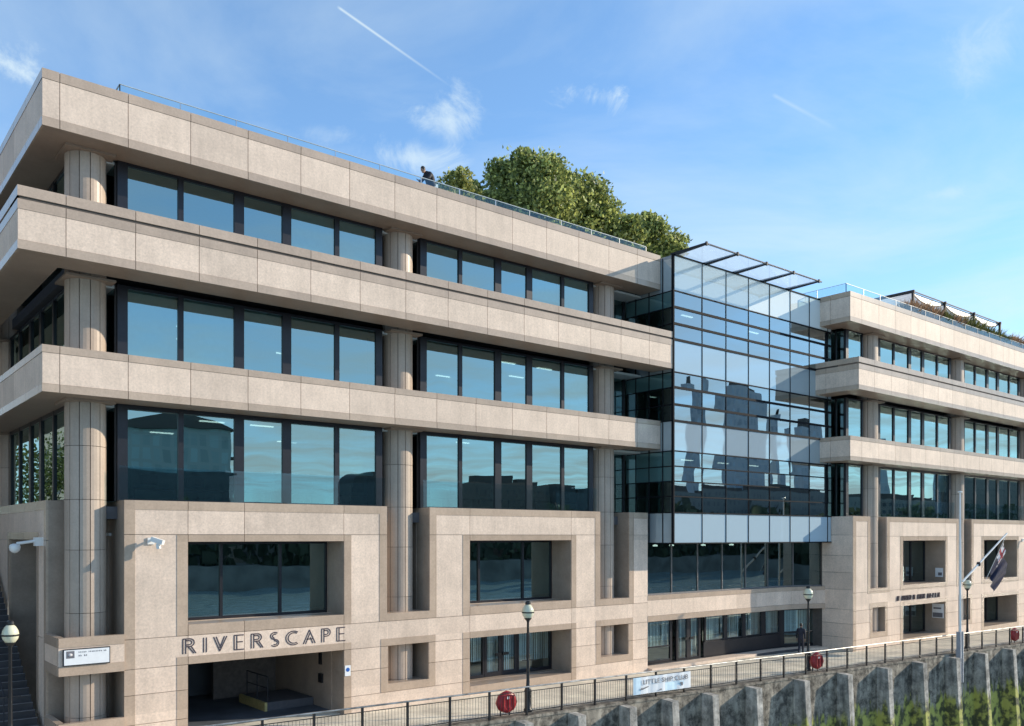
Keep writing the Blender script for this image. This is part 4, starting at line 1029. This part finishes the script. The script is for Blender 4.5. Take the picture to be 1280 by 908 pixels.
# ------------------------------------------------------------------ RIVERSCAPE lettering, double stroke
SG = thing('building_sign', 'dark double stroke letters reading RIVERSCAPE above the garage entrance', 'sign', (4.3, .58, 2.75))
def arc(cx, cy, rx, ry, a0, a1, n=9): return [(cx+rx*math.cos(rad(a0+(a1-a0)*i/n)), cy+ry*math.sin(rad(a0+(a1-a0)*i/n))) for i in range(n+1)]
ST_ = [[(0,0),(0,1)], [(.16,0),(.16,1)]]
GL = {'R': (.74, ST_+[[(0,1),(.38,1)]+arc(.38,.74,.26,.26,90,-90)+[(.14,.48)], [(.14,.88)]+arc(.36,.74,.14,.14,90,-90,6)+[(.14,.6)], [(.30,.48),(.62,0)], [(.46,.50),(.74,0)]]),
      'I': (.14, ST_), 'V': (.78, [[(0,1),(.36,0),(.78,1)], [(.15,1),(.42,.22)], [(.28,1),(.48,.42)]][:2]+[[(.64,1),(.36,.22)]]),
      'E': (.6, ST_+[[(0,1),(.58,1)], [(.14,.53),(.52,.53)], [(0,0),(.6,0)]]),
      'S': (.58, [arc(.3,.75,.27,.25,50,270)+arc(.3,.25,.27,.25,90,-140), arc(.31,.74,.15,.14,60,250,6)+arc(.31,.26,.16,.14,100,-120,6)]),
      'C': (.72, [arc(.5,.5,.5,.5,55,305,14), arc(.53,.5,.38,.38,60,300,12)]),
      'A': (.80, [[(0,0),(.40,1),(.80,0)], [(.15,0),(.45,.78)], [(.64,0),(.46,.45)], [(.22,.33),(.66,.33)]]),
      'P': (.62, ST_+[[(0,1),(.34,1)]+arc(.34,.72,.26,.28,90,-90)+[(.14,.44)], [(.14,.87)]+arc(.32,.72,.14,.15,90,-90,6)+[(.14,.57)]])}
word = 'RIVERSCAPE'; H_ = .50; tot = sum(GL[c][0] for c in word); SC = 1.18; gap = (6.06-tot*H_*SC)/(len(word)-1); ux = 4.33
for c in word:
    wd, strokes = GL[c]; m = MB()
    for k, st in enumerate(strokes):
        for i in range(len(st)-1):
            a, b = st[i], st[i+1]; yy = BV-.0065+.001*(k % 2)+.0002*i
            m.bar((ux+a[0]*H_*SC, yy, 2.80+a[1]*H_), (ux+b[0]*H_*SC, yy, 2.80+b[1]*H_), .036, .012, (0,1,0))
    m.build('letter', M['sign_ink'], SG); ux += wd*H_*SC+gap
# smaller lettering on the right wing: too soft in the photo to read, kept as dark glyph strokes
t = thing('wall_lettering', 'short row of small dark letters above the right wing entrance', 'sign', (47.2, RY+.53, 2.75))
yy = RY+.55-.04; ux = 47.05; rnd = random.Random(3)
for cnt in (1, 5, 3, 5):
    for k in range(cnt):
        m = MB(); wd = .26
        m.bar((ux,yy,2.72),(ux+.05,yy,3.02),.03,.07,(0,1,0))
        if rnd.random() < .7: m.bar((ux+wd*.75,yy+.003,2.72),(ux+wd*.75+.04,yy+.003,3.02),.03,.06,(0,1,0))
        m.bar((ux,yy+.006,2.72+.28*rnd.random()),(ux+wd*.8,yy+.006,2.72+.28*rnd.random()),.03,.06,(0,1,0))
        m.build('letter', M['sign_ink'], t); ux += wd+.10
    ux += .24
# street sign on the corner beam
t = thing('street_sign', 'white street name plate with a small dark emblem on the corner beam', 'sign', (.72,BV-.09,2.75))
m = MB(); m.box(.66, 2.02, BV-.12, BV-.067, 2.74, 3.26); m.build('back_board', M['steel'], t)
m = MB(); m.box(.69, 1.99, BV-.135, BV-.121, 2.77, 3.23); m.build('plate', M['sign_white'], t)
m = MB(); m.box(.75, .98, BV-.141, BV-.136, 2.98, 3.20); m.mi = 1; m.lathe([(.03,0),(.07,.03),(.07,.08),(.03,.11)], (.865,BV-.10,3.03), 10); m.build('emblem', [M['ink_grey'], M['flagwhite']], t)
m = MB(); ux = 1.1; rnd = random.Random(5)
for row, (z, u1, h) in enumerate(((3.13, 1.9, .045), (3.02, 1.36, .055))):
    ux = 1.1
    while ux < u1:
        wd = rnd.uniform(.025,.045)
        if rnd.random() > .14: m.box(ux, ux+wd*.35, BV-.1395, BV-.136, z, z+h); m.box(ux+wd*.35, ux+wd*.8, BV-.1395, BV-.136, z+h*.4*rnd.random(), z+h*.4+.012)
        ux += wd+.012
m.build('lettering', M['ink_grey'], t)
t = thing('notice_plate', 'small white and blue notice beside the garage entrance', 'sign', (10.5,BV-.03,1.55))
m = MB(); m.box(10.36,10.60,BV-.035,BV-.016,1.45,1.85); m.build('plate', M['sign_white'], t)
m = MB(); m.lathe([(.01,0),(.08,0),(.08,.004),(.01,.006)], (0,0,0), 14); 
m.v = [(10.48+x, BV-.036-z, 1.69+y) for x,y,z in m.v]; m.build('symbol', M['sign_blue'], t)
t = thing('notice_board', 'white and teal notice hanging in the right wing entrance', 'sign', (53.4,RY+.9,1.2))
m = MB(); m.box(53.55,53.59,RY+.65,RY+1.4,1.25,2.2); m.build('board', M['sign_white'], t)
m = MB(); m.box(53.53,53.549,RY+.7,RY+1.35,1.3,1.6); m.box(53.53,53.549,RY+.8,RY+1.3,1.85,1.95); m.build('print', M['ink_grey'], t)
t = thing('window_poster', 'white printed sheet in the upper right wing opening', 'poster', (53.4,RY+.8,4.3))
m = MB(); m.box(53.56,53.6,RY+.7,RY+1.2,4.0,4.6); m.build('sheet', M['sign_white'], t); m = MB(); m.box(53.54,53.559,RY+.75,RY+1.0,4.1,4.3); m.build('print', M['ink_grey'], t)

# ------------------------------------------------------------------ security cameras
t = thing('security_camera', 'white dome camera on a bracket by the dark side doorway', 'security camera', (.5,3.4,6.5))
m = MB(); m.box(.35,.6,2.9,3.15,6.42,6.7); m.build('mount', M['whitepaint'], t)
m = MB(); m.tube((.36,3.0,6.58),(-.15,3.05,6.5),.05); m.build('arm', M['whitepaint'], t)
m = MB(); m.smooth = True; m.lathe([(.05,.12),(.15,.08),(.17,0),(.15,-.1),(.08,-.17),(.01,-.19)], (-.2,3.05,6.38), 16); m.build('dome', M['whitepaint'], t)
def boxcam(label, x, y, z):
    t = thing('security_camera', label, 'security camera', (x,y,z))
    m = MB(); m.box(x-.12,x+.10,y-.05,y-.016,z-.08,z+.14); m.build('mount', M['whitepaint'], t)
    m = MB(); m.bar((x,y-.05,z+.06),(x+.02,y-.32,z+.05),.06,.06); m.build('arm', M['whitepaint'], t)
    m = MB(); m.bar((x-.05,y-.25,z+.10),(x+.22,y-.55,z-.02),.15,.15); m.bar((x+.1,y-.4,z-.05),(x+.12,y-.42,z-.22),.12,.10); m.build('housing', M['whitepaint'], t)
boxcam('white box camera on the wall left of the large window', 3.3, BV, 6.55)
boxcam('white box camera on the right wing wall above the flag', 66.3, RY+.55, 6.4)

# ------------------------------------------------------------------ flagpole and flag
fx, fy = 45.6, wally(45.6)-.28
t = thing('flagpole', 'tall white flagpole with a slanting gaff on a grey steel socket at the quay edge', 'flagpole', (fx,fy,0))
m = MB(); m.tube((fx,fy,-.2),(fx,fy,9.2),.085,.045,12); m.build('mast', M['whitepaint'], t)
m = MB(); m.lathe([(.08,9.2),(.13,9.22),(.13,9.27),(.05,9.3)], (fx,fy,0), 12); m.build('cap', M['whitepaint'], t)
m = MB(); m.box(fx-.20,fx-.10,fy-.12,fy+.12,-1.6,1.3); m.box(fx+.10,fx+.20,fy-.12,fy+.12,-1.6,1.3); m.box(fx-.10,fx+.10,fy+.09,fy+.2,-1.6,.2); m.build('socket', M['greypaint'], t)
G0, G1 = Vector((fx+.1,fy-.1,4.15)), Vector((fx+4.9,fy-.6,6.9))
m = MB(); m.tube(G0, G1, .06, .045, 8); m.build('gaff', M['whitepaint'], t)
gm = G0.lerp(G1,.35); m = MB(); m.lathe([(.09,-.12),(.12,0),(.09,.12)], tuple(gm), 10); m.build('collar', M['steel'], t)
m = MB(); m.tube(G1, (fx+2.6, fy-.35, 4.2), .012, n=5); m.tube((fx,fy,9.15), (fx+.12,fy-.12,1.2), .008, n=5); m.build('halyard', M['whitepaint'], t)
t = thing('flag', 'limp dark blue ensign hanging from the gaff of the flagpole', 'flag', tuple(G1))
cl = MB(); cn_ = MB(); hh = Vector((fx+4.55,fy-.55,6.35)); h2 = Vector((fx+3.0,fy-.40,4.6))
nu, nv = 20, 16
def fp(i, j):
    a, b = i/nu, j/nv; p = hh.lerp(h2, b); fold = math.sin(a*15+b*3)*.10*min(1,a*3)
    drop = Vector((.45*a+.25*math.sin(a*9)*a*.4, 0, -1.55*a-.25*a*a))
    return p+drop*(1-.35*b)+Vector((fold*.6, fold, 0))
for i in range(nu):
    for j in range(nv):
        can = i < 9 and j < 8; tgt = cn_ if can else cl
        if can:
            u, v = i-4, j-3.5; cross = abs(u) < 1 or abs(v) < 1; near = abs(u) < 2 or abs(v) < 2; diag = abs(abs(u)-abs(v)*1.1) < 1.0
            tgt.mi = 1 if cross else 2 if near else (2 if diag else 0)
        tgt.smooth = True; tgt.quad(fp(i,j), fp(i+1,j), fp(i+1,j+1), fp(i,j+1))
cl.build('cloth', M['navy'], t); cn_.build('canton', [M['navy'], M['flagred'], M['flagwhite']], t)

# ------------------------------------------------------------------ side steps at the left corner
t = thing('stone_steps', 'dark flight of stone steps climbing beside the left corner', 'stairs', (-1.2,2.9,0))
m = MB(); nmb = MB()
for k in range(30):
    y = 2.7+k*.33; z = .6+k*.2
    m.box(-4.0, .45, y, y+.345, 0 if k < 2 else z-.6, z); nmb.box(-4.0, .45, y-.012, y+.05, z+.001, z+.012)
m.build('treads', M['tread'], t); nmb.build('nosings', M['nosing'], t)
m = MB(); m.tube((-.55,2.7,1.6),(-.55,12.3,7.5),.025)
for k in range(7): y = 2.8+k*1.5; z = .6+(y-2.7)/.33*.2; m.tube((-.55,y,z-.1),(-.55,y,z+.98),.02)
m.build('handrail', M['steel'], t)

# ------------------------------------------------------------------ people
def body(name, joints, bones, mat, parent):
    me = bpy.data.meshes.new(name); ks = list(joints)
    off = Vector(OFF[parent.name])
    me.from_pydata([Vector(joints[k][0])-off for k in ks], [(ks.index(a), ks.index(b)) for a, b in bones], [])
    o = bpy.data.objects.new(name, me); COL.objects.link(o)
    md = o.modifiers.new('skin', 'SKIN'); md.use_smooth_shade = True
    for i, k in enumerate(ks): r = joints[k][1]; r = r if isinstance(r, tuple) else (r, r); me.skin_vertices[0].data[i].radius = r
    me.skin_vertices[0].data[0].use_root = True
    sb = o.modifiers.new('sub', 'SUBSURF'); sb.levels = 1; sb.render_levels = 2
    bpy.context.view_layer.update(); dg = bpy.context.evaluated_depsgraph_get(); nm = bpy.data.meshes.new_from_object(o.evaluated_get(dg))
    bpy.data.objects.remove(o); nm.materials.clear(); nm.materials.append(mat)
    for p in nm.polygons: p.use_smooth = True
    o = bpy.data.objects.new(name, nm); COL.objects.link(o); o.parent = parent; OFF[o.name] = tuple(off); return o
def head(parent, c, face, s_=1., hair=True):
    c = Vector(c); f = Vector(face).normalized(); sd_ = f.cross(Vector((0,0,1))).normalized(); up = sd_.cross(f); m = MB(); m.smooth = True
    def P(a, b, d): return c+f*a*s_+sd_*b*s_+up*d*s_
    def blob(cc, r, n=12, k=8):
        vs = []
        for j in range(k+1):
            ph = math.pi*j/k
            for i in range(n): th = 2*math.pi*i/n; vs.append(P(cc[0]+r[0]*math.sin(ph)*math.cos(th), cc[1]+r[1]*math.sin(ph)*math.sin(th), cc[2]+r[2]*math.cos(ph)))
        m.add(vs, [(j*n+i, j*n+(i+1) % n, (j+1)*n+(i+1) % n, (j+1)*n+i) for j in range(k) for i in range(n)])
    blob((0,0,0),(.095,.075,.12)); blob((.03,0,-.06),(.065,.055,.06)); blob((.10,0,-.01),(.022,.014,.03)); blob((0,.078,-.01),(.02,.012,.03)); blob((0,-.078,-.01),(.02,.012,.03)); blob((.085,0,-.065),(.012,.025,.007))
    hm = m.build('head', M['skin'], parent)
    e = MB(); m = e; m.smooth = True; blob((.088,.03,.015),(.01,.012,.008)); blob((.088,-.03,.015),(.01,.012,.008)); e.build('eye', M['black'], hm)
    h = MB(); m = h; m.smooth = True; blob((-.015,0,.03),(.098,.084,.108)); h.build('hair', M['hair'], hm)
def hand(parent, c, d, mat=None, s_=1.):
    """palm with four fingers and a thumb, pointing along d"""
    c = Vector(c); d = Vector(d).normalized(); a = d.orthogonal().normalized(); b = d.cross(a)
    m = MB(); m.bar(c, c+d*.09*s_, .075*s_, .03*s_, tuple(b))
    for k in range(4):
        o_ = c+d*.088*s_+a*(-.029+.019*k)*s_; l = (.055,.066,.062,.05)[k]*s_; q = o_+d*l*.55+b*.008; m.tube(o_, q, .009*s_, .008*s_, 6); m.tube(q, q+(d*.8+b*.6).normalized()*l*.5, .008*s_, .006*s_, 6)
    o_ = c+d*.03*s_+a*.036*s_; q = o_+(d*.7+a*.6).normalized()*.035*s_; m.tube(o_, q, .011*s_, .009*s_, 6); m.tube(q, q+(d+b*.3).normalized()*.03*s_, .009*s_, .007*s_, 6)
    m.build('hand', M['skin'], parent)
# person in dark suit walking away near the bay
px_, py_ = 38.75, -.75
P_ = thing('person', 'person in a dark suit walking along the quay by the glass bay', 'person', (px_,py_,0))
fw = Vector((.93,.36,0)).normalized(); sdv = Vector((fw.y,-fw.x,0))
def at(f, s_, z): return Vector((px_,py_,0))+fw*f+sdv*s_+Vector((0,0,z))
J = {'pel': (at(0,0,.93), (.15,.12)), 'sp': (at(.01,0,1.12), (.145,.11)), 'ch': (at(.03,0,1.33), (.165,.115)), 'nk': (at(.05,0,1.47), (.07,.07)), 'nk2': (at(.07,0,1.54), (.05,.055))}
bn = [('pel','sp'),('sp','ch'),('ch','nk'),('nk','nk2')]
for q, sg in (('l',-1),('r',1)):
    J.update({'sh'+q: (at(.03,sg*.19,1.40), .07), 'el'+q: (at(-.03-.05*sg,sg*.25,1.12), .052), 'wr'+q: (at(.03-.12*sg,sg*.25,.88), .038),
              'hp'+q: (at(0,sg*.09,.88), .095), 'kn'+q: (at(.08+.03*sg,sg*.09,.50), .072), 'an'+q: (at(-.02+.14*sg,sg*.09,.10), .05), 'ft'+q: (at(.14+.14*sg,sg*.10,.045), .045)})
    bn += [('ch','sh'+q),('sh'+q,'el'+q),('el'+q,'wr'+q),('pel','hp'+q),('hp'+q,'kn'+q),('kn'+q,'an'+q),('an'+q,'ft'+q)]
body('body', J, bn, M['suit'], P_); head(P_, at(.09,0,1.62), fw)
for sg in (-1,1): hand(P_, at(.03-.12*sg,sg*.25,.87), (0.1,0,-1))
# bent figure on the roof edge
px_, py_ = 14.85, 1.5
P_ = thing('person', 'person in a black coat bending forward at the roof edge guard', 'person', (px_,py_,20.4))
fw = Vector((-1,-.12,0)).normalized(); sdv = Vector((fw.y,-fw.x,0))
def at(f, s_, z): return Vector((px_,py_,20.4))+fw*f+sdv*s_+Vector((0,0,z))
J = {'pel': (at(-.14,0,.90), (.19,.18)), 'sp': (at(-.06,0,1.08), (.21,.20)), 'ch': (at(.12,0,1.32), (.22,.20)), 'nk': (at(.24,0,1.45), (.12,.12)), 'nk2': (at(.30,0,1.48), (.07,.07))}
bn = [('pel','sp'),('sp','ch'),('ch','nk'),('nk','nk2')]
for q, sg in (('l',-1),('r',1)):
    J.update({'sh'+q: (at(.14,sg*.2,1.36), .095), 'el'+q: (at(.30,sg*.25,1.12), .075), 'wr'+q: (at(.50,sg*.14,1.10), .05),
              'hp'+q: (at(-.14,sg*.10,.86), .12), 'kn'+q: (at(-.06,sg*.12,.48), .09), 'an'+q: (at(-.12,sg*.12,.09), .06), 'ft'+q: (at(.05,sg*.13,.05), .05)})
    bn += [('ch','sh'+q),('sh'+q,'el'+q),('el'+q,'wr'+q),('pel','hp'+q),('hp'+q,'kn'+q),('kn'+q,'an'+q),('an'+q,'ft'+q)]
bd = body('body', J, bn, M['coat'], P_); head(P_, at(.39,0,1.53), fw+Vector((0,0,-.6)), 1.1)
for sg in (-1,1): hand(P_, at(.50,sg*.14,1.10), fw)
m = MB(); c = at(-.22,0,.5); m.prism([(c.x-.1,c.y-.17),(c.x+.08,c.y-.17),(c.x+.1,c.y+.1),(c.x-.1,c.y+.1)], 20.4+.80, 20.4+1.06); m.build('shirt_tail', M['shirt'], P_)
